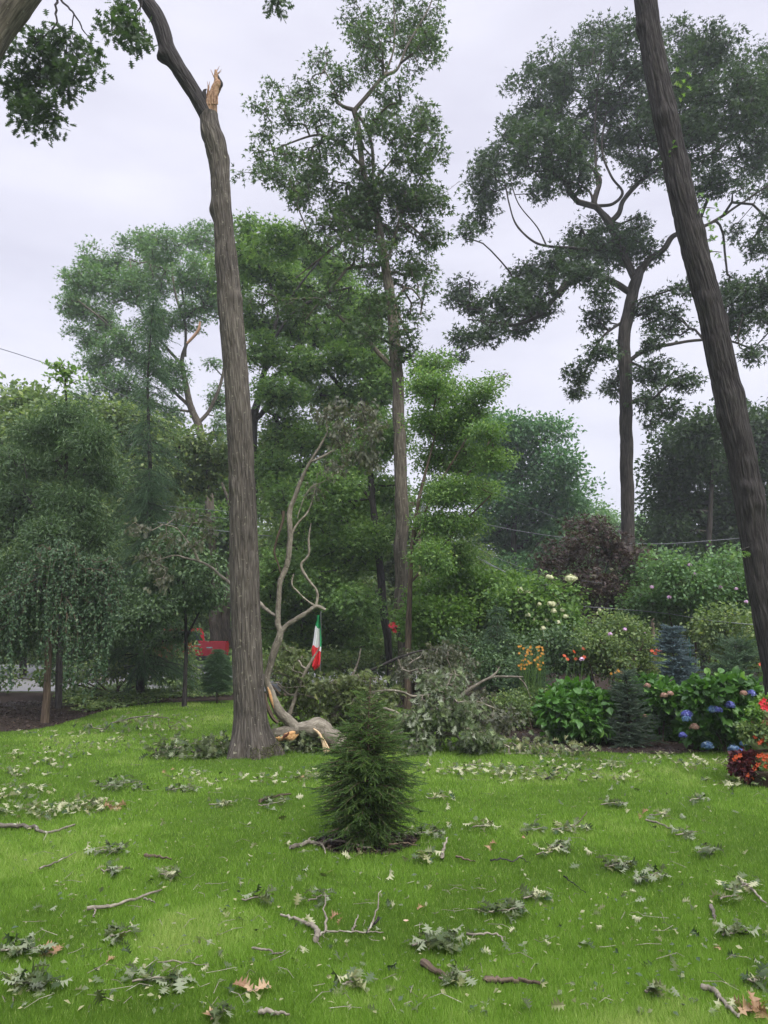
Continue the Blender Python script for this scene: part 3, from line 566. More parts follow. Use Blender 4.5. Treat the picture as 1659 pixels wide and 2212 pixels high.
# ---- tall thin-crowned oak in the middle ----------------------------
tree('sparse_oak_tree', 'tall thin-crowned oak rising from the middle of the photo to its top', 'tree', 20,
  [[(874, 1478, 33), (873, 1400, 31), (868, 1300, 30), (866, 1100, 29), (862, 900, 26), (853, 720, 25), (844, 640, 22), (828, 545, 19), (808, 450, 15), (790, 390, 13), (778, 330, 12), (774, 280, 12), (766, 238, 12)],
   [(766, 240, 11), (795, 205, 9), (830, 165, 8), (858, 150, 6), (880, 100, 5), (905, 55, 4), (930, 10, 3), (940, -40, 2)], [(830, 165, 6), (850, 110, 4), (852, 60, 3), (850, 0, 2)],
   [(766, 238, 9), (738, 228, 7), (722, 205, 5), (722, 190, 4), (700, 150, 3)], [(772, 350, 8), (745, 318, 7), (710, 296, 6), (680, 292, 5), (650, 300, 4), (600, 320, 3)],
   [(766, 240, 7), (785, 265, 7), (800, 300, 7), (806, 360, 7), (802, 430, 6), (815, 500, 6)], [(822, 575, 9), (790, 575, 9), (750, 580, 7), (735, 600, 6), (700, 640, 4), (660, 690, 3)],
   [(822, 520, 8), (780, 520, 7), (740, 520, 6), (690, 560, 4), (640, 600, 3)], [(855, 800, 11), (820, 765, 10), (785, 725, 9), (750, 700, 8), (710, 660, 7), (675, 645, 6), (600, 650, 4)],
   [(840, 560, 8), (850, 520, 7), (862, 480, 6), (880, 430, 5), (910, 380, 3)], [(848, 660, 6), (880, 620, 5), (910, 650, 4), (908, 680, 3)], [(800, 400, 5), (850, 340, 4), (890, 290, 3), (920, 240, 2)]],
  [(905, 30, 45, 30), (935, 70, 22, 30), (865, 50, 50, 50), (770, 30, 30, 40), (790, 90, 45, 35), (785, 130, 40, 35), (690, 130, 26, 18), (720, 175, 40, 22), (660, 190, 25, 25), (900, 120, 40, 35), (930, 100, 25, 30), (850, 190, 35, 25),
   (580, 190, 18, 14), (555, 225, 20, 14), (600, 240, 30, 20), (640, 225, 28, 22), (690, 245, 40, 25), (560, 300, 14, 10), (590, 335, 40, 30), (640, 370, 50, 35), (600, 385, 40, 22), (700, 340, 45, 35), (560, 390, 15, 12), (880, 250, 50, 30), (930, 260, 25, 25), (840, 300, 50, 30), (900, 320, 50, 35),
   (620, 430, 30, 20), (690, 430, 60, 35), (750, 400, 50, 35), (850, 400, 70, 45, 0, 1.6), (830, 460, 80, 45, 0, 1.8), (900, 450, 55, 40), (950, 430, 22, 25), (760, 480, 60, 35, 0, 1.5), (870, 350, 50, 30), (935, 500, 25, 25), (700, 500, 50, 30), (780, 540, 70, 30), (890, 540, 50, 35), (920, 590, 30, 22), (870, 600, 35, 28), (850, 650, 25, 20), (925, 620, 12, 20),
   (975, 410, 22, 20), (940, 340, 30, 20), (900, 670, 25, 20), (560, 640, 30, 20), (640, 670, 40, 25), (720, 640, 40, 25), (810, 590, 35, 25), (790, 640, 30, 25), (830, 690, 30, 30), (890, 710, 30, 25), (870, 760, 35, 25), (800, 720, 30, 22), (905, 780, 30, 20), (770, 690, 30, 20), (600, 280, 30, 20), (520, 380, 12, 10), (650, 400, 40, 25), (820, 250, 30, 30), (740, 300, 35, 30)],
  M['oak_mid'], M['bark_grey'], 31, dens=8, K=6, size=.15, spread=.14, depth=1.6, clump=1.6, thr=.45, grow_lobes=1.3, tip=.0062, step=.3, droop=.3, wig=.14)

# ---- round-crowned oak on the right --------------------------------
tree('round_crowned_oak_tree', 'tall oak with a broad domed crown behind the leaning trunk', 'tree', 28,
  [[(1357, 1440, 30), (1357, 1180, 29), (1354, 980, 28), (1351, 800, 27), (1350, 720, 27), (1366, 640, 25), (1376, 605, 24), (1384, 580, 18)],
   [(1362, 632, 15), (1335, 615, 14), (1300, 598, 13), (1255, 584, 12), (1230, 600, 11), (1205, 635, 11), (1175, 672, 10), (1150, 690, 9), (1110, 702, 7), (1060, 695, 5), (1010, 690, 3)],
   [(1382, 590, 15), (1400, 562, 14), (1432, 540, 12), (1452, 512, 11), (1480, 500, 9), (1530, 485, 7), (1600, 440, 5), (1660, 400, 4)],
   [(1376, 610, 16), (1352, 560, 16), (1330, 510, 17), (1315, 478, 17), (1296, 456, 14), (1284, 440, 13), (1290, 415, 11), (1295, 385, 10), (1270, 355, 8), (1240, 340, 6), (1200, 300, 4)],
   [(1318, 480, 12), (1336, 462, 11), (1346, 435, 10), (1370, 405, 9), (1400, 378, 8), (1425, 362, 7), (1480, 300, 5), (1520, 220, 3)], [(1292, 445, 7), (1325, 440, 7), (1345, 415, 6), (1320, 380, 5), (1300, 320, 4), (1310, 240, 3)],
   [(1345, 540, 8), (1290, 540, 7), (1230, 535, 6), (1185, 532, 6), (1150, 520, 5), (1115, 485, 4), (1100, 440, 3), (1090, 390, 3)], [(1180, 530, 4), (1160, 490, 3), (1120, 440, 2.5), (1100, 380, 2)],
   [(1283, 440, 6), (1270, 410, 5), (1220, 385, 4), (1170, 330, 3)], [(1362, 778, 9), (1385, 762, 9), (1420, 750, 8), (1460, 742, 7), (1505, 735, 6), (1570, 735, 5), (1640, 760, 3)],
   [(1362, 782, 6), (1395, 800, 5), (1420, 840, 4), (1432, 880, 3)], [(1290, 400, 6), (1285, 300, 5), (1290, 200, 3), (1300, 120, 2)], [(1430, 360, 6), (1540, 330, 5), (1620, 260, 3)], [(1352, 690, 6), (1300, 730, 5), (1270, 790, 4), (1250, 840, 3)]],
  [(1300, 110, 75, 55), (1215, 150, 70, 60), (1370, 110, 60, 55), (1150, 225, 70, 60), (1240, 240, 80, 70), (1350, 220, 80, 70), (1130, 300, 55, 45), (1050, 385, 40, 55), (1035, 450, 35, 45), (1085, 360, 50, 45), (1190, 320, 80, 55), (1290, 320, 80, 40), (1385, 300, 50, 60), (1150, 400, 50, 30), (1240, 385, 50, 25), (1390, 370, 35, 25),
   (1460, 100, 50, 50), (1545, 95, 55, 45), (1610, 150, 50, 60), (1680, 190, 60, 70), (1490, 190, 80, 70), (1580, 230, 80, 70), (1500, 300, 70, 50), (1600, 330, 70, 55), (1470, 370, 50, 35), (1560, 400, 55, 30), (1690, 330, 60, 80), (1440, 250, 60, 70), (1640, 410, 35, 20), (1010, 500, 18, 22),
   (1265, 500, 45, 38), (1310, 540, 70, 45), (1235, 555, 55, 30), (1190, 575, 50, 35), (1270, 590, 50, 30), (1395, 545, 30, 30), (1380, 500, 35, 30), (1340, 520, 50, 35), (1130, 590, 35, 25), (1150, 630, 60, 35), (1090, 645, 50, 30), (1000, 625, 38, 25), (990, 650, 30, 20), (1040, 670, 50, 28), (1110, 700, 50, 25), (1050, 715, 40, 22), (1010, 735, 35, 22), (990, 770, 25, 14), (1165, 665, 40, 25),
   (1305, 630, 22, 40), (1290, 700, 28, 35), (1300, 760, 30, 28), (1255, 800, 28, 25), (1245, 840, 20, 22), (1330, 820, 20, 35), (1305, 850, 18, 18), (1415, 665, 40, 30), (1465, 640, 35, 25), (1450, 700, 50, 28), (1400, 740, 30, 20), (1420, 800, 45, 28), (1470, 820, 35, 22), (1400, 860, 25, 30), (1405, 915, 18, 22), (1445, 880, 30, 22),
   (1570, 620, 35, 28), (1610, 650, 50, 40), (1650, 620, 30, 40), (1640, 700, 45, 30), (1580, 700, 30, 25), (1630, 760, 30, 18), (1590, 500, 20, 25), (1640, 530, 25, 30), (1655, 480, 20, 25)],
  M['oak'], M['bark_far'], 41, dens=14.5, K=7, size=.20, spread=.19, depth=3.5, clump=1.3, thr=.455, grow_lobes=1.1, tip=.0075, step=.45, droop=.3, wig=.12)

# ---- wide oak at the back left, oak behind the broken one -----------
tree('wide_oak_tree', 'broad airy oak with a pale forked trunk standing across the road at left', 'tree', 38,
  [[(470, 1392, 30), (460, 1200, 22), (456, 1128, 20), (446, 1028, 19), (431, 928, 17), (412, 878, 15), (401, 828, 12), (393, 778, 9), (404, 740, 7)],
   [(432, 910, 9), (448, 892, 8), (465, 860, 7), (478, 823, 6), (490, 760, 4)], [(412, 880, 8), (380, 850, 7), (330, 800, 6), (270, 740, 5), (220, 690, 4), (170, 650, 3)], [(395, 790, 7), (350, 740, 6), (310, 680, 5), (290, 620, 4), (280, 560, 3)],
   [(400, 770, 6), (400, 700, 6), (380, 640, 5), (370, 570, 3)], [(492, 1400, 24), (490, 1330, 20), (494, 1270, 17), (500, 1190, 13), (498, 1100, 9), (478, 1040, 6)], [(440, 985, 8), (420, 1000, 7), (408, 960, 5), (390, 930, 4)], [(420, 890, 5), (360, 880, 5), (290, 850, 4), (230, 830, 3)]],
  [(230, 560, 60, 40), (180, 600, 45, 40), (165, 660, 35, 40), (290, 530, 50, 35), (350, 530, 50, 35), (430, 520, 55, 40), (210, 690, 50, 45), (180, 730, 40, 25), (270, 620, 60, 45), (340, 600, 60, 50), (420, 590, 50, 45), (215, 780, 45, 30), (265, 740, 50, 35), (330, 700, 50, 40), (410, 680, 40, 40), (250, 830, 50, 30), (320, 780, 50, 40), (380, 810, 35, 35), (460, 760, 25, 40), (300, 870, 60, 30), (470, 860, 25, 30), (370, 900, 30, 25), (480, 930, 20, 40), (190, 860, 40, 30), (470, 640, 40, 50)],
  M['pale'], M['bark_grey'], 51, dens=21, K=12, size=.19, spread=.24, depth=3, clump=.9, thr=.40, tip=.009, step=.6, droop=.2)
mb = MB(); P, Rr = path_px([(404, 742, 6), (420, 725, 7), (429, 712, 7), (432, 695, 4)], 32.9, 4); tube(mb, P, Rr, 8); br = mb.build('broken_branch', M['wood_dull']); setp(br, 'orange torn branch end hanging in the crown of the wide oak', 'branch')
tree('dense_oak_tree', 'dense dark oak filling the space between the broken oak and the middle oak', 'tree', 27,
  [[(546, 1410, 24), (546, 1100, 20), (546, 940, 18), (552, 880, 16), (566, 828, 13), (580, 760, 10), (600, 680, 7)], [(548, 910, 12), (575, 885, 10), (597, 868, 8), (640, 820, 7), (700, 800, 5)], [(566, 830, 9), (640, 790, 11), (700, 800, 10), (745, 845, 9), (765, 870, 7)], [(572, 800, 8), (620, 755, 9), (680, 770, 9), (740, 790, 8), (800, 770, 5)],
   [(580, 760, 7), (620, 690, 7), (690, 640, 6), (760, 620, 4)], [(600, 680, 5), (580, 600, 5), (560, 540, 3)], [(600, 680, 5), (660, 600, 4), (700, 550, 3)]],
  [(535, 500, 30, 30), (540, 560, 40, 45), (600, 530, 55, 40), (670, 560, 60, 40), (590, 610, 60, 45), (560, 680, 45, 50), (650, 640, 70, 45), (730, 600, 50, 40), (760, 660, 45, 50), (640, 710, 70, 45), (720, 720, 70, 40), (570, 760, 45, 40), (650, 790, 60, 35), (740, 780, 60, 40), (800, 700, 40, 60), (810, 790, 45, 40), (600, 850, 55, 35), (690, 860, 70, 40), (780, 870, 60, 45), (620, 930, 45, 50), (700, 950, 70, 50), (800, 950, 55, 60), (830, 840, 40, 40), (500, 600, 40, 70), (590, 1010, 35, 50), (680, 1040, 70, 50)],
  M['green'], M['bark_dark'], 61, dens=20, K=14, size=.17, spread=.27, depth=3, clump=.9, thr=.38, tip=.009, step=.6)
tree('slender_maple_tree', 'slim dark-trunked tree just left of the middle oak', 'tree', 20.8,
  [[(846, 1490, 20), (838, 1380, 18), (828, 1300, 17), (818, 1200, 16), (806, 1090, 15), (800, 1020, 12), (795, 940, 8), (780, 860, 5)], [(806, 1090, 6), (770, 1040, 5), (720, 1000, 3)], [(818, 1200, 5), (760, 1180, 4), (700, 1200, 3)], [(800, 1020, 5), (830, 960, 4), (870, 920, 3)]],
  [(780, 1000, 60, 40), (720, 1040, 50, 35), (820, 1060, 50, 40), (740, 1110, 60, 35), (800, 1160, 60, 35), (700, 1180, 50, 30), (760, 1230, 60, 30), (700, 1260, 50, 30), (840, 940, 40, 40), (770, 1300, 50, 30), (660, 1110, 40, 40)],
  M['green'], M['bark_dark'], 62, dens=13, K=24, size=.12, spread=.26, depth=1.5, thr=.38, tip=.006, step=.4)
tree('locust_tree', 'light green feathery tree with thin rising branches right of the middle oak', 'tree', 17,
  [[(880, 1440, 14), (885, 1300, 11), (890, 1180, 9), (905, 1080, 7), (930, 980, 5), (950, 900, 4)], [(888, 1180, 7), (940, 1120, 6), (990, 1050, 5), (1040, 985, 4), (1068, 930, 3)], [(890, 1170, 6), (940, 1060, 5), (1000, 960, 4), (1040, 880, 3), (1075, 830, 2)], [(885, 1260, 6), (940, 1200, 5), (1000, 1130, 4), (1060, 1070, 3)]],
  [(940, 785, 35, 25), (925, 830, 38, 32), (960, 850, 50, 35), (1045, 845, 30, 22), (1070, 822, 14, 12), (1010, 880, 45, 30), (930, 910, 42, 36), (970, 930, 55, 35), (1050, 930, 35, 22), (945, 990, 45, 36), (1000, 990, 55, 35), (1060, 990, 35, 22), (930, 1060, 35, 36), (970, 1060, 55, 35), (1040, 1060, 35, 25), (950, 1130, 48, 32), (1000, 1130, 45, 30), (945, 1200, 42, 32), (990, 1200, 40, 30)],
  M['green'], M['bark_brown'], 63, dens=18, K=26, size=.075, tmpl=RHOMB, spread=.20, depth=1.3, clump=1.2, thr=.38, tip=.004, step=.4, flat=.35)

# ---- far trees -------------------------------------------------------
def fartree(label, Y, tr, lobes, m, seed, **k):
    kw = dict(dens=8, K=38, size=.26, spread=.55, depth=3, clump=.45, thr=.36, tip=.012, step=1., tmpl=RHOMB, sides=8); kw.update(k)
    tree('background_tree', label, 'tree', Y, [tr], lobes, m, M['bark_far'], seed, group='trees standing beyond the garden', **kw)
fartree('pale feathery tree sloping down to the right beside the sky gap', 46, [(1110, 1400, 16), (1110, 1150, 12), (1110, 980, 6)], [(1010, 930, 40, 30), (1060, 930, 55, 35), (1120, 930, 50, 30), (1185, 935, 40, 28), (1040, 1000, 70, 45), (1130, 1000, 70, 45), (1200, 1010, 45, 40), (1080, 1080, 80, 50), (1180, 1090, 70, 45), (1245, 1070, 40, 35), (1060, 1160, 80, 50), (1160, 1170, 80, 50), (1120, 1250, 90, 50), (1230, 1160, 60, 40)], M['oak_far'], 71)
fartree('smaller pale tree at the bottom of the sky gap', 56, [(1290, 1400, 10), (1290, 1180, 6)], [(1280, 1110, 45, 28), (1310, 1135, 40, 28), (1260, 1160, 55, 35), (1330, 1170, 45, 35), (1390, 1150, 40, 30), (1400, 1180, 50, 35), (1300, 1230, 90, 45)], M['pale'], 72)
fartree('dark full tree behind the leaning trunk at right', 36, [(1520, 1400, 18), (1530, 1200, 14), (1540, 980, 7)], [(1470, 960, 50, 35), (1530, 930, 55, 35), (1610, 910, 50, 30), (1660, 930, 50, 40), (1440, 1020, 45, 35), (1520, 1010, 70, 45), (1620, 1010, 70, 50), (1430, 1080, 40, 35), (1480, 1090, 60, 40), (1560, 1110, 80, 50), (1650, 1110, 60, 50), (1440, 1150, 45, 35), (1520, 1190, 80, 45), (1620, 1200, 80, 50), (1480, 1240, 80, 40), (1580, 1270, 90, 40), (1690, 1040, 40, 60)], M['oak'], 73, size=.24)
fartree('tree behind the middle of the wood', 38, [(700, 1420, 14), (700, 1200, 12), (690, 1000, 6)], [(600, 1080, 60, 60), (700, 1090, 80, 60), (800, 1100, 80, 60), (640, 1180, 80, 60), (760, 1200, 80, 60), (880, 1180, 80, 60), (620, 1280, 80, 60), (740, 1300, 90, 60), (870, 1290, 90, 60), (960, 1230, 80, 60)], M['mid'], 74)
fartree('rounded tree at the far left edge behind the weeping tree', 30, [(50, 1420, 14), (50, 1200, 12), (60, 950, 6)], [(60, 880, 50, 30), (20, 930, 50, 45), (95, 920, 55, 40), (150, 950, 60, 45), (40, 1010, 70, 50), (140, 1030, 70, 50), (-40, 980, 60, 60), (20, 1110, 80, 60), (120, 1130, 80, 60), (210, 1110, 60, 70), (220, 1000, 50, 50), (-50, 1110, 60, 60), (50, 1220, 90, 60), (170, 1230, 90, 60)], M['mid'], 75)
fartree('green tree low behind the forked pale trunk', 40, [(380, 1420, 12), (380, 1250, 10), (380, 1100, 6)], [(300, 1020, 60, 50), (380, 1050, 60, 50), (480, 1060, 50, 60), (300, 1120, 70, 50), (400, 1140, 80, 50), (500, 1150, 50, 60), (330, 1220, 90, 50), (450, 1240, 80, 50), (390, 1310, 100, 40), (520, 1000, 40, 40)], M['green'], 76)
fartree('dark understorey tree behind the purple tree', 32, [(1330, 1420, 10), (1330, 1300, 8), (1330, 1260, 6)], [(1180, 1290, 60, 40), (1290, 1300, 80, 40), (1400, 1290, 70, 50), (1500, 1310, 80, 45), (1610, 1320, 80, 45), (1050, 1290, 80, 50), (1100, 1350, 100, 40), (1300, 1370, 120, 35), (1500, 1380, 120, 35)], M['mid'], 77, K=34, size=.2)
fartree('understorey tree low between the road and the fallen limb', 24, [(640, 1440, 8), (640, 1350, 7), (640, 1300, 6)], [(600, 1340, 50, 40), (680, 1340, 60, 40), (760, 1350, 60, 40), (640, 1400, 70, 35), (740, 1410, 70, 35), (820, 1400, 60, 40), (590, 1260, 45, 40), (680, 1270, 60, 40)], M['green'], 78, K=30, size=.13, spread=.3, dens=11, depth=1.2, tmpl=TRI3)
fartree('low leafy tree at the left beyond the road', 43, [(120, 1440, 10), (120, 1380, 8), (120, 1340, 6)], [(-30, 1340, 80, 50), (60, 1350, 80, 50), (160, 1360, 80, 45), (260, 1360, 80, 45), (350, 1365, 60, 35), (0, 1420, 80, 30), (140, 1420, 90, 26), (280, 1420, 90, 24), (560, 1370, 60, 50), (640, 1400, 60, 40)], M['mid'], 79)
fartree('screen of dark trees behind everything at the left', 62, [(300, 1420, 12), (300, 1320, 10), (300, 1280, 6)], [(x, y, 90, 50) for x in range(-100, 700, 130) for y in (1190, 1270, 1350)], M['mid'], 80, size=.4, spread=1.0, K=30)
fartree('screen of trees behind everything at the right', 62, [(1300, 1420, 12), (1300, 1320, 10), (1300, 1280, 6)], [(x, y, 90, 45) for x in range(720, 1800, 130) for y in (1240, 1310, 1370)], M['mid'], 81, size=.4, spread=1.0, K=30)

fartree('loose tree between the dark conifer and the forked pale trunk', 30, [(260, 1420, 10), (262, 1150, 9), (266, 980, 6)], [(230, 900, 55, 30), (290, 920, 50, 35), (350, 940, 50, 35), (410, 960, 45, 30), (200, 950, 45, 35), (270, 990, 60, 35), (350, 1020, 60, 35), (430, 1030, 50, 35), (240, 1060, 60, 35), (330, 1090, 60, 35), (480, 990, 30, 40), (600, 960, 40, 30), (580, 1020, 40, 40)], M['mid'], 83, K=20, dens=12, size=.2, spread=.4)
fartree('young green tree low between the broken oak and the flag', 23, [(650, 1440, 8), (655, 1250, 6), (660, 1120, 4)], [(620, 1080, 40, 40), (680, 1090, 50, 40), (640, 1160, 50, 40), (720, 1150, 50, 40), (600, 1230, 40, 40), (700, 1230, 50, 35), (770, 1090, 40, 40)], M['green'], 84, K=22, dens=14, size=.13, spread=.3, depth=1.4, tmpl=TRI3)
fartree('full green tree closing the garden beyond the right edge', 26, [(1950, 1430, 22), (1950, 1200, 16), (1940, 1000, 8)], [(1860, 1100, 90, 70), (1980, 1060, 90, 80), (2100, 1130, 90, 80), (1850, 1230, 90, 60), (1980, 1240, 100, 70), (2120, 1270, 100, 70), (1830, 1330, 80, 50), (1950, 1360, 110, 50), (2100, 1370, 110, 50)], M['mid'], 85, dens=4, K=30)
fartree('full green tree closing the garden beyond the left edge', 22, [(-300, 1450, 22), (-300, 1200, 16), (-290, 1000, 8)], [(-200, 1050, 80, 80), (-320, 1050, 90, 80), (-440, 1150, 90, 80), (-210, 1200, 90, 70), (-340, 1230, 100, 70), (-200, 1330, 80, 60), (-330, 1370, 110, 50), (-460, 1330, 90, 60)], M['mid'], 86, dens=4, K=30)
# ---- left side trees -------------------------------------------------
tree('sapling_tree', 'dark leafy tree at left whose tall leader shoot stands against the sky', 'tree', 17,
  [[(128, 1478, 14), (132, 1350, 12), (136, 1200, 10), (142, 1050, 8), (144, 920, 6), (142, 840, 4), (140, 795, 2)], [(136, 1200, 6), (90, 1120, 5), (50, 1060, 3)], [(142, 1050, 5), (190, 980, 4), (220, 930, 3)], [(134, 1300, 6), (190, 1230, 5), (230, 1180, 3)], [(134, 1300, 6), (70, 1240, 5), (20, 1200, 3)]],
  [(140, 900, 50, 35), (80, 940, 55, 35), (190, 950, 50, 35), (40, 1000, 55, 40), (130, 1000, 60, 40), (210, 1030, 45, 40), (60, 1080, 60, 40), (160, 1090, 60, 40), (10, 1140, 50, 45), (110, 1160, 60, 40), (210, 1160, 45, 40), (50, 1230, 60, 40), (150, 1240, 60, 40), (-30, 1060, 40, 50), (30, 1300, 60, 35), (120, 1310, 60, 35), (200, 1290, 50, 40), (-20, 1360, 50, 40), (60, 1390, 60, 30)],
  M['dark'], M['bark_dark'], 91, dens=16, K=22, size=.13, tmpl=LANCE, spread=.22, depth=1.5, clump=1.1, thr=.34, tip=.005, step=.4)
mb = MB(); rng = np.random.default_rng(7); lp, lr = path_px([(142, 850, 3), (138, 800, 2), (130, 782, 1.5)], 17, 6); tw = [lp]
tube(mb, lp, lr, 5, 1)
for (x0, y0, x1, y1) in ((138, 815, 95, 785), (140, 830, 100, 812), (140, 820, 168, 800), (141, 835, 195, 815), (138, 808, 118, 790), (140, 815, 152, 790)):
    p_, r_ = path_px([(x0, y0, 2), ((x0 + x1) / 2, (y0 + y1) / 2 - 3, 1.4), (x1, y1, 1)], 17, 5); tube(mb, p_, r_, 4, 1); tw.append(p_)
pp = np.concatenate(tw); n = len(pp) * 3; pos = np.repeat(pp, 3, 0) + rng.normal(0, .02, (n, 3)); D = rng.normal(0, .8, (n, 3)) + [0, 0, .3]
scat(mb, RHOMB, pos, D, rng.normal(0, .5, (n, 3)) + [0, -.3, 1], .15 * rng.uniform(.7, 1.1, n), rng.uniform(.3, .9, n))
mb.build('leader_shoot', [M['green'], M['bark_brown']], bpy.data.objects['sapling_tree'], smooth=False)
conifer('tall_spruce', 'narrow dark conifer with drooping boughs left of the broken oak', 'tree', 304, 1505, 332, 640, 235, M['conifer'], 101, levels=48, perlev=5, droop=.55, shoot=.42, brush=T_brush(16, .3, .018, 4), prof=lambda t: (.25 if t < .28 else 1.0) * (1 - t) ** .75 + .05, bark='bark_dark', tw=20, side=4, lift=.05, z0=.16, hang=.45)
def weeping(name, label, bx, by, trunk, crown_px, leafm, seed, n, size, Y=None, tmpl=LANCE, K=34, w=13, lmin=40, lmax=190, bark='bark_brown', botlim=None):
    g = gnd(bx, by); Y = Y or g[1]; rng = np.random.default_rng(seed); th = thing(name, label, 'tree', (at(bx, by, Y)[0], Y, 0)); P, Rr = path_px(trunk, Y, 8); P[0][2] = -.03
    mb = MB(); P, Rr = resample(P, Rr, .05); tube(mb, P, Rr, 20, disp=bark_disp(.006, 14, 6, lump=.012)); mb.build('trunk', M[bark], th)
    mb = MB(); lp = []; ld = []
    for i in range(n):
        cx, cy, rx, ry = crown_px[rng.integers(len(crown_px))]; a = rng.uniform(0, 6.28); q = rng.random() ** .5; x = cx + rx * q * math.cos(a); y = cy + ry * q * math.sin(a) * .6
        dY = rng.uniform(-1, 1) * .8 * rx * mpp(cy, Y); s0 = at(x, y, Y + dY); L = rng.uniform(lmin, lmax) * mpp(cy, Y); L = min(L, s0[2] - (botlim or .35)); 
        if L < .1: continue
        j = int(rng.uniform(.8, 1) * (len(P) - 1)); o = s0 - P[j]; o[2] = 0; o /= np.linalg.norm(o) + 1e-6; m = 9; t = np.linspace(0, 1, m)[:, None]
        st = s0 + o * .22 * t * (1.2 - t) * 1.5 * L ** .5 + np.array([0, 0, -1]) * L * t ** 1.25 + np.cumsum(rng.normal(0, .012, (m, 3)), 0)
        tube(mb, np.vstack([P[j], (P[j] + s0) / 2 + [0, 0, .12], st]), np.linspace(.008, .0015, m + 2), 3, 1, cap=False)
        k = int(K * L); u = rng.random(k) * (m - 1); i0 = np.minimum(u.astype(int), m - 2); pt = st[i0] + (st[i0 + 1] - st[i0]) * (u - i0)[:, None]
        k2 = k // 2; u2 = rng.random(k2)[:, None] ** .6; sp2 = P[j] * (1 - u2) ** 2 + 2 * u2 * (1 - u2) * ((P[j] + s0) / 2 + [0, 0, .2]) + s0 * u2 ** 2; pt = np.vstack([pt, sp2 + rng.normal(0, .05, (k2, 3))]); k += k2
        lp.append(pt); d = rng.normal(0, .6, (k, 3)); d[:, 2] -= .8; ld.append(d)
    lp = np.concatenate(lp); ld = np.concatenate(ld); k = len(lp); Nn = rng.normal(0, .6, (k, 3)) + [0, -.5, .6]
    scat(mb, tmpl, lp, ld, Nn, size * rng.uniform(.7, 1.2, k), np.clip(.4 + rng.normal(0, .22, k), 0, 1)); mb.build('crown', [leafm, M[bark]], th, smooth=False); return th
weeping('weeping_cherry_tree', 'small weeping tree with a short brown trunk in the left mulch bed', 97, 1562, [(97, 1562, 19), (101, 1500, 16), (104, 1430, 15), (108, 1350, 13), (118, 1290, 10), (150, 1230, 7)], [(180, 1235, 45, 26), (175, 1212, 22, 10), (218, 1290, 34, 44), (90, 1230, 60, 60), (40, 1280, 50, 70), (0, 1330, 40, 60), (150, 1330, 60, 60), (120, 1190, 50, 40), (230, 1220, 30, 30)], M['weep'], 111, 380, .065, tmpl=RHOMB, K=70, botlim=.38, lmin=20, lmax=170)
conifer('drooping_hemlock', 'dark drooping evergreen between the mulch bed and the broken oak', 'tree', 303, 1508, 325, 1010, 250, M['conifer'], 112, levels=34, perlev=8, droop=.5, shoot=.24, brush=T_brush(18, .28, .02, 6), prof=lambda t: .15 + .95 * (1 - t) ** .7 if t > .12 else .3, bark='bark_dark', tw=18, side=5, lift=.1, z0=.13, hang=.9)
tree('shade_tree', 'shadowy broadleaf tree filling the gap left of the broken oak', 'tree', 17.5, [[(400, 1490, 10), (402, 1380, 8), (398, 1280, 6), (392, 1180, 4)], [(402, 1380, 5), (440, 1300, 4), (460, 1230, 3)], [(400, 1330, 4), (360, 1270, 3), (330, 1230, 2)]],
  [(390, 1180, 50, 30), (440, 1220, 45, 30), (360, 1250, 55, 30), (430, 1290, 50, 30), (350, 1320, 50, 28), (290, 1350, 50, 25), (250, 1300, 45, 30), (400, 1362, 20, 22), (340, 1385, 40, 14), (230, 1370, 40, 20)], M['dark'], M['bark_dark'], 113, dens=17, K=20, size=.09, tmpl=RHOMB, spread=.2, depth=1., clump=1.5, thr=.38, tip=.004, step=.3, droop=.6)
# ivy ground cover
mb = MB(); rng = np.random.default_rng(13); poly = gp([(110, 1545), (200, 1540), (300, 1524), (400, 1512), (500, 1506), (520, 1478), (380, 1474), (120, 1500)])
n = 26000; xs = [p[0] for p in poly]; ys = [p[1] for p in poly]; P = np.stack([rng.uniform(min(xs), max(xs), n), rng.uniform(min(ys), max(ys), n), np.zeros(n)], 1); P = P[inpoly(P, poly)]; P = P[fbm(P * [1.2, 1.2, 1], 5, 2) > .42]; n = len(P); P[:, 2] = .04 + .3 * fbm(P * [1.6, 1.6, 1], 8, 2) ** 1.5 * rng.random(n) ** .6
scat(mb, OVATE, P, rng.normal(size=(n, 3)) * [1, 1, .3], rng.normal(0, .4, (n, 3)) + [0, 0, 1], rng.uniform(.05, .1, n), np.clip(rng.normal(.35, .25, n), 0, 1)); setp(mb.build('ground_cover', M['mid'], smooth=False), 'low dark green ivy carpet under the trees', 'ground cover', kind='stuff')

# ---- shrubs -----------------------------------------------------------
conifer('topiary_bush', 'small round dark evergreen beside the road by the red truck', 'shrub', 470, 1478, 471, 1403, 58, M['conifer'], 121, Y=18.5, levels=30, perlev=24, droop=.1, shoot=.13, prof=lambda t: float(np.interp(t, [0, .2, .3, .5, .7, .85, 1], [.3, .6, .9, 1.0, .9, .6, .1])), side=5, tw=6, z0=.22)
shrub('golden_leaved_shrub', 'large yellow-green shrub right of the middle oak', 'shrub', (990, 1430), [(930, 1290, 45, 30), (990, 1280, 60, 35), (1050, 1280, 60, 35), (960, 1330, 60, 35), (1030, 1340, 60, 30), (900, 1340, 35, 35), (940, 1380, 50, 30), (1000, 1250, 40, 22), (1100, 1270, 45, 30)], M['bright'], 122, Y=18.5, K=26, size=.10, spread=.2, depth=1., dens=15)
shrub('arching_shrub', 'tall loose green shrub rising left of the purple tree', 'shrub', (960, 1430), [(940, 1190, 60, 35), (1000, 1220, 60, 30), (920, 1240, 50, 30)], M['bright'], 123, Y=22, K=30, size=.10, tmpl=LANCE, spread=.26, depth=1.2, dens=11, w=8)
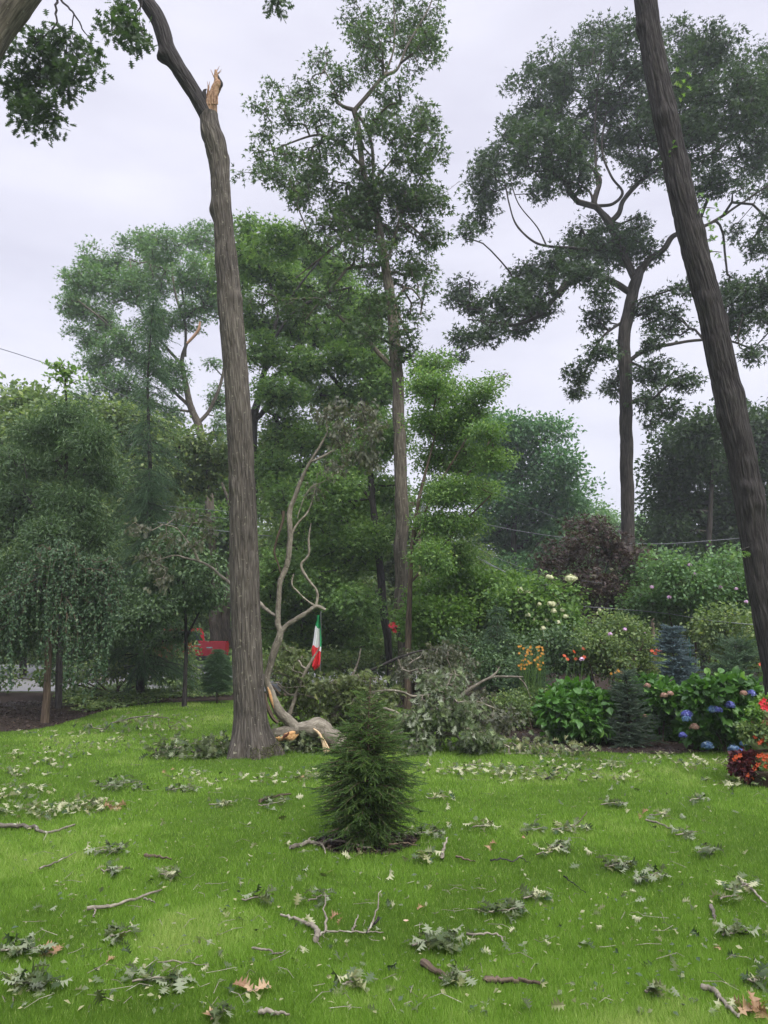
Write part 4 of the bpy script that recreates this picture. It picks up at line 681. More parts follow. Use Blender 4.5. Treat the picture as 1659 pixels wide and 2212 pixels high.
def flower_ball(th, c, r, m, rng, n=90, size=.03, name='flower_head', squash=.8):
    mb = MB(); u = rng.normal(size=(n, 3)); u /= np.linalg.norm(u, axis=1)[:, None]; u[:, 2] = np.abs(u[:, 2]) * 1.3 - .4; P = c + u * r * rng.uniform(.82, 1.22, (n, 1)) * [1, 1, squash]
    T = np.cross(u, rng.normal(size=(n, 3))); V = ([(0, 0, 0), (.5, .5, .05), (0, 1, 0), (-.5, .5, .05)], [(0, 1, 2, 3)]); scat(mb, V, P - T * size * .5 / (np.linalg.norm(T, axis=1)[:, None] + 1e-6), T, u, size * rng.uniform(.8, 1.3, n), np.clip(rng.normal(.5, .25, n), 0, 1))
    s = np.array([[math.cos(a) * math.cos(b), math.sin(a) * math.cos(b), math.sin(b)] for b in (-1.2, -.5, .3, 1.1) for a in np.linspace(0, 6.28, 7)[:-1]]) * r * .8 * [1, 1, squash] + c
    f = [(6 * j + i, 6 * j + (i + 1) % 6, 6 * j + 6 + (i + 1) % 6, 6 * j + 6 + i) for j in range(3) for i in range(6)] + [tuple(range(18, 24)), tuple(range(5, -1, -1))]; mb.add(s, f, 0, .2)
    return mb.build(name, m, th, smooth=False)
rng = np.random.default_rng(77)
pan = shrub('panicle_hydrangea', 'tall shrub with many creamy white flower heads beside the purple tree', 'shrub', (1160, 1430), [(1110, 1300, 40, 30), (1160, 1290, 50, 35), (1210, 1300, 40, 35), (1130, 1350, 50, 35), (1190, 1360, 50, 35), (1150, 1400, 50, 25), (1220, 1350, 35, 35)], M['green'], 124, Y=17, K=20, size=.10, spread=.18, depth=.8, dens=16)
for (x, y, r) in [(1125, 1277, 9), (1230, 1250, 11), (1240, 1250, 8), (1195, 1306, 8), (1188, 1304, 6), (1140, 1328, 6), (1196, 1320, 6), (1173, 1358, 6), (1175, 1372, 5), (1222, 1332, 6), (1140, 1280, 6), (1190, 1248, 6), (1155, 1340, 4), (1205, 1345, 5), (1138, 1322, 4), (1180, 1340, 4), (1184, 1246, 5), (1292, 1325, 4), (1295, 1318, 3), (1215, 1318, 5), (1165, 1305, 4), (1120, 1300, 4)]:
    flower_ball(pan, at(x, y, 17 - .8 + rng.uniform(-.1, .2)), r * .009, M['fl_white'], rng, 60, .035, squash=1.0)
tree('purple_leaf_tree', 'round dark purple-leaved tree in the garden bed', 'tree', 18.5, [[(1278, 1445, 8), (1280, 1380, 7), (1276, 1310, 6), (1270, 1240, 4)], [(1330, 1400, 5), (1322, 1340, 5), (1330, 1260, 3)], [(1278, 1330, 5), (1230, 1270, 4), (1200, 1220, 2)], [(1278, 1320, 4), (1310, 1230, 3), (1320, 1170, 2)]],
  [(1175, 1225, 30, 20), (1160, 1265, 25, 16), (1400, 1225, 25, 18), (1385, 1190, 22, 14), (1200, 1180, 22, 14), (1245, 1135, 30, 18), (1290, 1135, 40, 22), (1230, 1175, 45, 25), (1310, 1170, 50, 25), (1195, 1205, 30, 20), (1260, 1210, 50, 25), (1340, 1205, 45, 25), (1210, 1240, 45, 22), (1290, 1250, 55, 25), (1365, 1245, 35, 25), (1250, 1280, 50, 22), (1340, 1285, 50, 25), (1385, 1275, 25, 20), (1300, 1320, 55, 22), (1250, 1330, 35, 18), (1350, 1320, 35, 18)],
  M['purple'], M['bark_dark'], 131, dens=11, K=11, size=.12, spread=.17, depth=.9, clump=2.2, thr=.48, tip=.004, step=.3, crown='crown')
ros = shrub('rose_of_sharon', 'loose grey-green shrub with a few mauve blossoms behind the blue spruce', 'shrub', (1500, 1440), [(1400, 1250, 50, 35), (1440, 1220, 40, 30), (1500, 1260, 70, 40), (1580, 1250, 55, 40), (1630, 1280, 50, 45), (1440, 1300, 60, 40), (1530, 1310, 70, 35), (1610, 1340, 60, 35), (1380, 1310, 40, 35), (1570, 1215, 30, 22)], M['pale'], 125, Y=17.5, K=18, size=.09, spread=.19, depth=1.2, dens=14)
rose2 = shrub('flowering_shrub', 'mid-height leafy shrub with pale blossoms between daylilies and blue spruce', 'shrub', (1330, 1480), [(1290, 1390, 40, 25), (1340, 1370, 50, 30), (1390, 1390, 40, 25), (1270, 1420, 45, 25), (1330, 1430, 50, 28), (1380, 1440, 40, 25), (1310, 1350, 35, 20)], M['mid'], 126, Y=15, K=20, size=.07, spread=.15, depth=.7, dens=16)
for (x, y, th_, Y_) in [(1390, 1366, ros, 16), (1490, 1220, ros, 16.2), (1590, 1272, ros, 16), (1640, 1395, ros, 15.6), (1500, 1240, ros, 16.2), (1408, 1268, ros, 16), (1612, 1300, ros, 16), (1556, 1268, ros, 16), (1445, 1290, ros, 16), (1318, 1370, rose2, 14.2), (1256, 1424, rose2, 14.2), (1350, 1360, rose2, 14.2), (1430, 1396, rose2, 14.3)]:
    flower_ball(th_, at(x, y, Y_), .034, M['fl_mauve'], rng, 30, .045, name='blossom')
shrub('dark_border_shrub', 'dark green shrub at the right edge behind the spreading conifer', 'shrub', (1620, 1470), [(1560, 1350, 60, 30), (1640, 1370, 60, 40), (1600, 1410, 70, 35), (1690, 1400, 50, 50)], M['mid'], 127, Y=15.5, K=22, size=.08, spread=.18, depth=.8, dens=14)
shrub('leafy_border_shrub', 'green shrub under the white flowering hydrangea', 'shrub', (1080, 1470), [(1010, 1400, 50, 28), (1080, 1400, 50, 30), (1150, 1420, 55, 28), (1220, 1420, 45, 28), (1060, 1440, 60, 25), (1200, 1390, 40, 25)], M['dark'], 128, Y=15.8, K=22, size=.07, spread=.16, depth=.8, dens=15)
shrub('low_green_shrub', 'low leafy shrub just left of the big hydrangea', 'shrub', (1150, 1575), [(1100, 1530, 45, 30), (1150, 1520, 40, 30), (1180, 1550, 30, 25), (1060, 1540, 30, 25)], M['mid'], 129, K=22, size=.05, spread=.10, depth=.4, dens=22)
conifer('false_cypress', 'soft pale green conical conifer beside the golden shrub', 'conifer', 1075, 1470, 1072, 1305, 130, M['conifer_lite'], 141, Y=15.5, levels=26, perlev=9, droop=.35, shoot=.16, side=5, hang=.3, prof=lambda t: (1 - t) ** .9 + .08)
conifer('blue_spruce', 'silvery blue spruce standing among the garden shrubs', 'conifer', 1462, 1535, 1452, 1352, 132, M['blue'], 142, Y=13.2, levels=24, perlev=15, droop=.05, shoot=.14, side=5, lift=.15, brush=T_brush(22, .25, .05, 3), prof=lambda t: (1 - t) ** .75 + .05)
conifer('spreading_conifer', 'wide feathery green conifer behind the blue-flowered hydrangea', 'conifer', 1570, 1525, 1595, 1385, 170, M['conifer_lite'], 143, Y=14, levels=18, perlev=14, droop=.1, shoot=.15, side=5, lift=.45, prof=lambda t: (1 - t * .8) ** .8)
conifer('grey_dwarf_spruce', 'grey-green cone-shaped dwarf spruce between the two front hydrangeas', 'conifer', 1362, 1612, 1352, 1450, 118, M['conifer_grey'], 144, levels=26, perlev=11, droop=.05, shoot=.10, side=4, lift=.3, brush=T_brush(20, .22, .045, 5), prof=lambda t: (1 - t) ** .75 + .1)
conifer('dark_mounded_conifer', 'dark fine-needled mounded conifer right of the fallen pale branch', 'conifer', 1120, 1560, 1150, 1425, 150, M['conifer'], 145, Y=14.3, levels=18, perlev=12, droop=.1, shoot=.12, side=5, lift=.4, prof=lambda t: (1 - t * .85) ** .6)
def hydrangea(label, base, lobes, seed, heads, **k):
    th = shrub('hydrangea', label, 'shrub', base, lobes, M['hyd'], seed, K=11, size=.135, tmpl=OVATE, spread=.085, depth=.35, dens=26, thr=.2, w=4, **k)
    rr = np.random.default_rng(seed); Y = gnd(*base)[1]
    for (x, y, r, m) in heads: flower_ball(th, at(x, y, Y - .42 + rr.uniform(-.08, .05)), r * .85 * mpp(y, Y), M[m], rr, 110, .026)
    return th
hydrangea('round bright green hydrangea without flowers, left one in front of the bed', (1240, 1605), [(1240, 1505, 45, 18), (1205, 1530, 28, 22), (1260, 1525, 45, 25), (1290, 1520, 25, 20), (1225, 1560, 40, 22), (1275, 1560, 35, 22), (1300, 1545, 15, 22)], 151, [])
hydrangea('yellow-green hydrangea with two faded pink heads behind the grey dwarf spruce', (1425, 1600), [(1400, 1490, 40, 18), (1440, 1510, 35, 22), (1390, 1520, 30, 25), (1430, 1545, 40, 22), (1460, 1535, 22, 18), (1420, 1575, 30, 18)], 152, [(1398, 1481, 7, 'fl_pink'), (1435, 1502, 9, 'fl_pink'), (1448, 1498, 7, 'fl_pink'), (1393, 1547, 5, 'fl_pink')])
hydrangea('large hydrangea covered in blue flower heads near the planter', (1560, 1622), [(1530, 1500, 35, 18), (1570, 1485, 35, 15), (1600, 1510, 35, 25), (1540, 1540, 40, 25), (1590, 1560, 40, 28), (1520, 1570, 25, 25), (1620, 1550, 22, 30), (1560, 1590, 40, 18)], 153,
  [(1622, 1498, 12, 'fl_blue'), (1577, 1523, 12, 'fl_blue'), (1538, 1533, 13, 'fl_teal'), (1549, 1533, 11, 'fl_blue'), (1606, 1497, 8, 'fl_pink'), (1484, 1543, 13, 'fl_blue'), (1483, 1553, 10, 'fl_teal'), (1500, 1570, 10, 'fl_pink'), (1528, 1611, 14, 'fl_teal'), (1585, 1618, 14, 'fl_teal'), (1600, 1625, 12, 'fl_blue'), (1608, 1605, 10, 'fl_teal'), (1475, 1588, 9, 'fl_blue'), (1550, 1507, 6, 'fl_blue')])
hydrangea('small blue-flowered hydrangea low beside the mulch edge', (1490, 1604), [(1490, 1570, 18, 14), (1500, 1585, 20, 12)], 154, [(1488, 1600, 7, 'fl_teal')])
def stalks(name, label, cat, base, Y, xr, top, n, seed, petal, fr=.03, blades=260, bl=.45, m='blade', group=None, fn=8):
    rng = np.random.default_rng(seed); g = at(base[0], base[1], Y); th = thing(name, label, cat, (g[0], Y, 0), group); mb = MB(); fl = []
    x0, x1 = at(xr[0], base[1], Y)[0], at(xr[1], base[1], Y)[0]
    P = np.stack([rng.uniform(x0, x1, blades), Y + rng.uniform(-.35, .35, blades), np.zeros(blades)], 1)
    for p in P:
        d = rng.normal(0, .35, 2); L = bl * rng.uniform(.6, 1.2); t = np.linspace(0, 1, 5)[:, None]; q = p + np.array([d[0], d[1], 0]) * L * t ** 1.7 * 1.3 + np.array([0, 0, 1]) * L * (t - .35 * t ** 2.5)
        wv = np.array([-d[1], d[0], 0]); wv = wv / (np.linalg.norm(wv) + 1e-6) * .011; ww = np.array([1, .9, .7, .4, .05])[:, None]; v = np.concatenate([q - wv * ww, q + wv * ww]); mb.add(v, [(i, i + 1, i + 6, i + 5) for i in range(4)], 0, float(rng.uniform(.1, .9)))
    for i in range(n):
        a = np.array([rng.uniform(x0, x1), Y + rng.uniform(-.3, .2), 0]); tp = at(rng.uniform(*xr), rng.uniform(top[0], top[1]), a[1]); tube(mb, catmull(np.array([a, (a + tp) / 2 + rng.normal(0, .02, 3), tp]), 3), .004, 4, 0); fl.append(tp)
    mb.build('foliage', M[m], th, smooth=False)
    for c in fl:
        fb = MB(); k = fn; aa = np.linspace(0, 6.28, k, endpoint=False) + rng.random(); ax = np.array([rng.normal(0, .35), -.8, .55 + rng.normal(0, .2)]); ax /= np.linalg.norm(ax); e1 = np.cross(ax, [0, 0, 1.]); e1 /= np.linalg.norm(e1); e2 = np.cross(ax, e1); D = e1 * np.cos(aa)[:, None] + e2 * np.sin(aa)[:, None] + ax * .15
        scat(fb, RHOMB, np.repeat(c[None], k, 0), D, np.repeat(ax[None], k, 0), fr * 1.5, np.clip(rng.normal(.5, .2, k), 0, 1)); fb.build('flower', M[petal], th, smooth=False)
    return th
stalks('coneflower_clump', 'clump of golden yellow daisies in front of the panicle hydrangea', 'flowers', (1145, 1500), 13.9, (1118, 1174), (1396, 1447), 46, 161, 'fl_gold', .019, 110, .42)
stalks('daylily_clump', 'orange daylilies standing left of the mid-height flowering shrub', 'flowers', (1240, 1480), 14.6, (1212, 1262), (1400, 1435), 6, 162, 'fl_orange', .032, 240, .6, fn=6)
stalks('daylily_clump', 'orange daylilies just left of the blue spruce', 'flowers', (1415, 1480), 14.8, (1406, 1428), (1403, 1412), 4, 163, 'fl_orange', .032, 120, .5, fn=6)
stalks('coneflower_clump', 'few low golden daisies below the mid-height flowering shrub', 'flowers', (1335, 1490), 14, (1318, 1345), (1446, 1466), 12, 164, 'fl_gold', .018, 120, .4)
stalks('ornamental_grass', 'tuft of long green blades behind the left hydrangea', 'plant', (1215, 1510), 13.6, (1160, 1270), (1440, 1450), 0, 165, 'fl_gold', .03, 900, .75)
stalks('daylily_clump', 'orange daylilies at the right edge behind the planter', 'flowers', (1645, 1500), 12.5, (1630, 1690), (1430, 1450), 4, 166, 'fl_orange', .032, 200, .6, fn=6)
stalks('red_flower_clump', 'red flowers between the two middle trunks', 'flowers', (852, 1400), 19, (845, 860), (1348, 1365), 5, 167, 'fl_red', .06, 60, .8)

# ---- small spruce on the lawn ------------------------------------------
def prof_sp(t): return float(np.interp(t, [0, .06, .16, .32, .46, .58, .68, .78, .86, .95, 1], [.50, .82, 1.02, 1.05, .95, .74, .52, .32, .20, .12, .06]))
sprc = conifer('small_spruce', 'waist-high dense green spruce standing alone on the lawn', 'conifer', 790, 1822, 800, 1462, 200, M['spruce'], 171, levels=40, perlev=16, droop=.25, shoot=.085, side=4, lift=.5, brush=T_brush(36, .17, .045, 9, .8), prof=prof_sp, tw=7, z0=.03, hang=.35, sp=.8, thin=2.3)

shrub('roadside_shrub', 'row of low shrubs along the road behind the ivy', 'shrub', (250, 1482), [(10, 1462, 40, 10), (120, 1455, 45, 14), (175, 1452, 45, 16), (240, 1446, 45, 18), (320, 1448, 45, 18), (385, 1440, 30, 24), (400, 1410, 16, 20), (420, 1458, 30, 10)], M['mid'], 183, Y=20.8, K=18, size=.10, spread=.18, depth=.7, dens=14)
shrub('roadside_shrub', 'low green shrub between the road and the fallen heap', 'shrub', (620, 1480), [(560, 1440, 40, 18), (620, 1430, 45, 22), (690, 1435, 45, 22), (760, 1440, 45, 20)], M['mid'], 181, Y=20.5, K=20, size=.10, spread=.2, depth=.8, dens=14)
shrub('understorey_shrub', 'dark shrub behind the two middle trunks', 'shrub', (900, 1470), [(820, 1430, 45, 22), (880, 1420, 45, 25), (940, 1430, 45, 22), (1000, 1430, 50, 22), (860, 1390, 40, 20)], M['mid'], 182, Y=22, K=20, size=.11, spread=.22, depth=.8, dens=14)
# ------------------------------------------------------------------ storm damage
YB = YO + .35
rng = np.random.default_rng(201)
brk = thing('broken_limb', 'gnarled pale broken limb leaning upright against the foot of the broken oak', 'branch', (gnd(735, 1645)[0], YB, 0))
def limb(parent, L, Y, m, name='stem', sides=14, amp=.006, lump=.015, dst=.03, bumps=()):
    P, Rr = path_px(L, Y, 8); P, Rr = resample(P, Rr, dst); P[:, 2] = np.maximum(P[:, 2], Rr * .5); P = P + (fbm(P * 6, 5, 2)[:, None] - .5) * Rr[:, None] * .7
    mb = MB(); tube(mb, P, Rr, sides, disp=bark_disp(amp, 20, 6, bumps, None, lump)); mb.build(name, m, parent); return P, Rr
nd = []
BS = M['bark_smooth']
nd.append(limb(brk, [(583, 1589, 22), (611, 1584, 25), (639, 1580, 28), (660, 1573, 32), (680, 1572, 39), (702, 1583, 43), (720, 1602, 44), (732, 1632, 42), (738, 1652, 36)], YB, BS, 'thick_base', 30, .008, .035, .012, [(at(650, 1592, YB - .1), .08, -.03), (at(684, 1556, YB), .10, .03)]))
nd.append(limb(brk, [(640, 1576, 24), (621, 1558, 23), (605, 1534, 22), (589, 1500, 18), (577, 1472, 15), (583, 1440, 15), (595, 1400, 17), (606, 1369, 16), (600, 1344, 13), (600, 1303, 12), (606, 1255, 12), (620, 1218, 12), (627, 1168, 12), (625, 1108, 11), (635, 1078, 9), (650, 1038, 8), (670, 998, 6), (692, 963, 5), (707, 935, 3)], YB, BS, 'stem', 20, .004, .012, .02))
nd.append(limb(brk, [(607, 1366, 13), (620, 1350, 13), (636, 1340, 12), (661, 1325, 10), (683, 1309, 9), (703, 1317, 6)], YB, BS))
nd.append(limb(brk, [(683, 1309, 6), (686, 1287, 6), (680, 1270, 5), (670, 1258, 5), (650, 1223, 5), (667, 1198, 4), (667, 1165, 3), (672, 1130, 2)], YB, BS, sides=8))
nd.append(limb(brk, [(682, 1308, 4), (660, 1295, 4), (640, 1275, 3), (630, 1262, 3), (634, 1240, 2)], YB, BS, sides=7))
nd.append(limb(brk, [(598, 1332, 10, .0), (590, 1328, 10, .05), (560, 1303, 9, .25), (530, 1285, 8, .4), (500, 1263, 7, .5), (460, 1228, 6, .6), (430, 1213, 5, .7), (400, 1205, 4, .8), (375, 1200, 3, .8), (330, 1215, 2, .9)], YB, BS, sides=10))
nd.append(limb(brk, [(430, 1213, 4, .7), (412, 1180, 4, .7), (390, 1150, 3, .8), (375, 1138, 3, .8), (345, 1132, 2, .9)], YB, BS, sides=7))
nd.append(limb(brk, [(612, 1104, 8), (611, 1125, 6), (600, 1160, 6), (592, 1190, 5), (600, 1215, 5), (606, 1238, 4)], YB + .08, M['bark_brown'], sides=8))
nd.append(limb(brk, [(642, 1120, 5), (655, 1080, 4), (672, 1052, 4), (700, 1040, 3), (740, 1012, 2), (780, 990, 1.5)], YB - .05, BS, sides=7))
nd.append(limb(brk, [(627, 1160, 5), (640, 1135, 5), (665, 1105, 4), (680, 1060, 2), (686, 1020, 1.5)], YB, BS, sides=7))
nd.append(limb(brk, [(670, 998, 4), (700, 985, 4), (740, 960, 3), (790, 935, 2)], YB, BS, sides=7))
limb(brk, [(572, 1498, 7), (578, 1525, 9), (590, 1550, 9), (600, 1562, 7)], YB - .12, M['bark_brown'], 'loose_bark', 8)
limb(brk, [(586, 1600, 14), (600, 1611, 14), (625, 1622, 14), (660, 1627, 13)], YB + .1, BS, 'low_stub', 14)
limb(brk, [(578, 1484, 3, -.09), (582, 1495, 7, -.1), (587, 1512, 7, -.1), (592, 1530, 2, -.08)], YB, M['wood'], 'torn_wood', 8)
limb(brk, [(583, 1594, 12, -.03), (598, 1594, 16, -.045), (612, 1592, 15, -.05), (628, 1589, 14, -.055), (644, 1582, 6, -.045)], YB, M['wood'], 'torn_wood', 24, .03, .08, .008)
limb(brk, [(612, 1594, 3, -.13), (615, 1590, 6, -.13), (621, 1587, 5, -.13), (624, 1582, 2, -.13)], YB, M['wood_red'], 'torn_heartwood', 8, .01, .03)
mb = MB()
for L in ([(677, 1574, 3), (688, 1583, 6), (696, 1598, 7), (700, 1620, 6), (700, 1640, 6), (698, 1655, 2)], [(686, 1580, 3), (700, 1600, 5), (712, 1622, 4), (717, 1640, 2)], [(700, 1605, 4), (708, 1625, 5), (706, 1650, 3)]):
    P, Rr = path_px([(*q, -.16 if i < 4 else -.12) for i, q in enumerate(L)], YB, 6); P[:, 2] = np.maximum(P[:, 2], .01); tube(mb, P, Rr, 6)
splinters(mb, (704, 1648, 0), YB - .14, 10, rng, (18, 50), 8, 0, 4); mb.build('splinter', M['wood_pale'], brk)
limb(brk, [(698, 1608, 8, -.10), (706, 1625, 16, -.10), (712, 1650, 20, -.10)], YB, M['wood_red'], 'torn_heartwood', 10, .01, .03)
def wilted(parent, nd, Y, lobes, m, seed, dens=20, K=8, size=.13, depth=.5, spread=.08, droop=.5, thr=.36, clump=2.2, tm=None, tip=.003, back=.0, name='foliage', step=.15):
    rng = np.random.default_rng(seed); P, cen = lobe_points(lobes, Y, rng, dens, depth, clump, thr, seed); P[:, 2] = np.maximum(P[:, 2], .05 + .1 * rng.random(len(P))); mb = MB()
    grow(mb, np.concatenate([n[0] for n in nd]), np.concatenate([n[1] for n in nd]), P, rng, step, tip, back=back, wig=.18, up=.03)
    pl = np.repeat(P, 1, 0)
    for j in range(len(OAKS)):
        q = pl[j::len(OAKS)]; k = max(1, K); pos0 = MB(); leafy(mb, q, q, rng, tm or OAKS[j], size, k, spread, droop, .8, upb=.7)
    mb.v = [np.column_stack([v[:, :2], np.maximum(v[:, 2], .012)]) for v in mb.v]
    return mb.build(name, [m, M['bark_smooth']], parent, smooth=False)
wilted(brk, nd[:-1] + nd[-1:], YB, [(740, 880, 35, 18), (700, 895, 25, 15), (785, 890, 35, 25), (800, 930, 30, 25), (745, 925, 35, 20), (770, 975, 35, 20), (715, 950, 20, 15), (800, 990, 25, 18), (725, 1010, 25, 18), (680, 1060, 20, 15)], M['wilt_brown'], 202, dens=17, K=3, size=.085, droop=1.3, spread=.06)
wilted(brk, nd[5:7], YB + .7, [(390, 1110, 30, 14), (430, 1120, 25, 14), (370, 1165, 35, 16), (420, 1175, 25, 14), (320, 1200, 30, 18), (345, 1230, 30, 14), (450, 1150, 20, 14), (300, 1140, 30, 18), (370, 1260, 40, 16)], M['wilt_brown'], 203, dens=12, K=3, size=.09, droop=1.1, spread=.06, name='dry_leaves')
def fallen(label, Y, limbs, lobes, m, seed, bark=BS, **k):
    t = limbs[0][0]; b = at(t[0], t[1], Y); th = thing('fallen_branch', label, 'branch', (b[0], Y, 0), 'leafy branches fallen around the broken oak')
    n = [limb(th, L, Y, bark, 'branch', 9) for L in limbs]; wilted(th, n, Y, lobes, m, seed, **k); return th
fallen('heap of wilted green oak branches behind the spruce and under the flag', 11.6, [[(722, 1529, 10), (758, 1516, 10), (800, 1500, 8), (850, 1490, 5)], [(620, 1560, 9), (640, 1500, 8), (660, 1450, 6), (690, 1400, 3)], [(700, 1590, 8), (740, 1500, 7), (770, 1440, 5), (780, 1400, 3)], [(600, 1480, 3), (625, 1500, 4), (650, 1500, 3), (690, 1510, 2)], [(577, 1478, 3, -.8), (600, 1475, 3, -.8), (615, 1485, 3, -.6), (650, 1483, 2)]],
    [(635, 1455, 32, 20), (640, 1425, 25, 16), (620, 1400, 18, 14), (655, 1480, 40, 20), (700, 1480, 45, 16), (745, 1490, 50, 25), (660, 1525, 50, 22), (720, 1540, 50, 24), (785, 1465, 35, 18), (790, 1520, 40, 30), (630, 1560, 35, 20), (760, 1560, 50, 25), (840, 1500, 30, 18), (590, 1440, 14, 20), (850, 1560, 40, 20)], M['wilt'], 204, dens=16, K=4, size=.115, thr=.46, clump=2.4, tip=.004, spread=.07)
fallen('brownish wilted branch arching in front of the two middle trunks', 13.2, [[(700, 1482, 9), (758, 1465, 8), (803, 1447, 7), (864, 1420, 6), (912, 1405, 5), (957, 1403, 4), (1000, 1415, 2)]], [(905, 1420, 35, 20), (955, 1410, 45, 20), (1000, 1435, 25, 18), (925, 1455, 35, 20), (880, 1450, 25, 14), (985, 1465, 30, 14)], M['wilt_brown'], 205, bark=M['bark_dark'], dens=15, K=5, size=.10)
fallen('silver-leaved fallen branches piled right of the small spruce', 11, [[(900, 1640, 9), (936, 1577, 9), (960, 1585, 8), (985, 1588, 6)], [(895, 1607, 3), (906, 1583, 3), (936, 1576, 3), (954, 1595, 3), (950, 1612, 2)], [(797, 1494, 4, -.3), (845, 1491, 5, -.2), (875, 1497, 4), (894, 1504, 3), (930, 1500, 2)], [(930, 1640, 8), (950, 1560, 7), (960, 1500, 5), (975, 1460, 3)], [(827, 1529, 5), (850, 1536, 5), (872, 1548, 4), (900, 1560, 3)], [(969, 1672, 4, -1.4), (1015, 1652, 4, -1.3), (1060, 1661, 3, -1.2)]],
    [(930, 1475, 35, 22), (960, 1500, 40, 28), (1000, 1540, 38, 28), (950, 1550, 45, 30), (1020, 1580, 28, 28), (1035, 1620, 25, 25), (905, 1530, 30, 30), (900, 1590, 40, 28), (960, 1610, 45, 24), (1000, 1640, 50, 14), (930, 1655, 55, 12), (870, 1640, 40, 14), (980, 1460, 25, 14), (1060, 1640, 30, 10), (1050, 1590, 22, 16), (880, 1560, 25, 20)], M['wilt_pale'], 206, dens=14, K=4, size=.11, droop=.9, thr=.50, clump=2.4, tip=.004, spread=.07)
fallen('bare pale forked branch sticking out toward the hydrangeas', 11.6, [[(978, 1520, 9), (1015, 1489, 8), (1057, 1465, 6), (1093, 1462, 5), (1130, 1462, 3)], [(1057, 1465, 5), (1072, 1453, 4), (1079, 1440, 2)], [(1120, 1462, 3), (1135, 1480, 2), (1146, 1510, 1.5)], [(990, 1512, 4), (1030, 1515, 3), (1080, 1535, 2)]], [(1010, 1540, 40, 18), (1060, 1560, 35, 16), (1040, 1510, 30, 14), (1090, 1550, 30, 14)], M['wilt_brown'], 207, dens=16, K=5, size=.10)
fallen('pale green sprays lying on the lawn under the broken limb', YB + .1, [[(600, 1640, 5), (640, 1645, 4), (690, 1640, 3)], [(640, 1645, 3), (660, 1630, 3), (680, 1620, 2)]], [(620, 1635, 28, 9), (655, 1642, 35, 9), (685, 1628, 22, 12), (640, 1618, 25, 10), (600, 1612, 12, 8), (670, 1655, 30, 6)], M['litter_blue'], 208, dens=34, K=6, size=.12, depth=.35)
fallen('silvery leafy branch lying on the lawn left of the broken oak', YO - .1, [[(330, 1645, 3), (380, 1640, 4), (430, 1630, 4), (480, 1625, 3)]], [(350, 1638, 22, 8), (400, 1632, 25, 9), (450, 1620, 22, 12), (480, 1610, 14, 14), (375, 1650, 30, 6), (430, 1648, 25, 6)], M['litter_blue'], 209, dens=24, K=4, size=.12, depth=.3)
fallen('long low line of pale wilted leaves in front of the hydrangea bed', 10.7, [[(1090, 1655, 4), (1150, 1640, 4), (1210, 1650, 3)], [(1180, 1665, 4), (1215, 1640, 3), (1250, 1620, 2)]], [(1090, 1650, 35, 8), (1060, 1670, 30, 8), (1150, 1620, 40, 7), (1200, 1650, 40, 8), (1260, 1655, 30, 7), (1130, 1675, 30, 6), (1050, 1640, 25, 10)], M['litter'], 210, dens=17, K=3, size=.10, depth=.3)
fallen('leafy sprays on the mulch edge left of the weeping tree', 13, [[(250, 1560, 4), (290, 1550, 3), (330, 1545, 2)]], [(270, 1560, 30, 5), (320, 1548, 25, 5), (380, 1590, 20, 6), (200, 1600, 30, 6)], M['litter'], 211, dens=18, K=3, size=.11, depth=.3)

# ---- single leaves, sprigs and sticks on the lawn ------------------------
rng = np.random.default_rng(301)
def leaf_mesh(t, m, nm):
    mb = MB(); scat(mb, t, np.zeros((1, 3)), np.array([[0, 1., 0]]), np.array([[0, 0, 1.]]), 1.0, rng.random(1)); o = mb.build(nm, m, smooth=False); return o
protos = []
for nm, mt, lab in (('pale', 'litter', 'single pale oak leaf lying on the lawn'), ('green', 'litter_blue', 'single green oak leaf lying on the lawn')):
    for t in OAKS: o = leaf_mesh(t, M[mt], 'fallen_leaf'); protos.append((o, lab)); COL.objects.unlink(o)
def onlawn(px, py):
    g = gnd(px, py); a = np.array([g]); return not (inpoly(a, bedL)[0] or inpoly(a, bedR)[0]) and np.hypot(g[0] - ringc[0], g[1] - ringc[1]) > .3
k = 0
while k < 240:
    py = 1660 + 545 * rng.random() ** .8; px = rng.uniform(-10, 1665)
    if not onlawn(px, py): continue
    o, lab = protos[rng.integers(len(protos))]; c = o.copy(); COL.objects.link(c); g = gnd(px, py); s = rng.uniform(.04, .088)
    c.location = (g[0], g[1], .018 + .02 * rng.random()); c.scale = (s, s, s); c.rotation_euler = (rng.normal(0, .6), rng.normal(0, .6) + (math.pi if rng.random() < .45 else 0), rng.uniform(0, 6.28))
    setp(c, lab, 'leaf', 'loose %s oak leaves scattered over the lawn' % lab.split()[1]); k += 1
def cluster(mb, x, y, rx, ry, n, size=.12, mt=0, zmax=.10):
    P = []
    for _ in range(n):
        a, q = rng.uniform(0, 6.28), rng.random() ** .6; P.append(gnd(x + rx * q * math.cos(a), y + ry * q * math.sin(a)) + [0, 0, .03 + rng.random() * zmax])
    P = np.array(P); 
    for j in range(5):
        q = P[j::5]; m = len(q)
        if not m: continue
        scat(mb, OAKS[j], q, rng.normal(size=(m, 3)) * [1, 1, .3], np.stack([rng.normal(0, .38, m), rng.normal(0, .38, m), np.where(rng.random(m) < .4, -1, 1)], 1), size * rng.uniform(.6, 1.15, m), np.clip(rng.normal(.45, .3, m), 0, 1), mt)
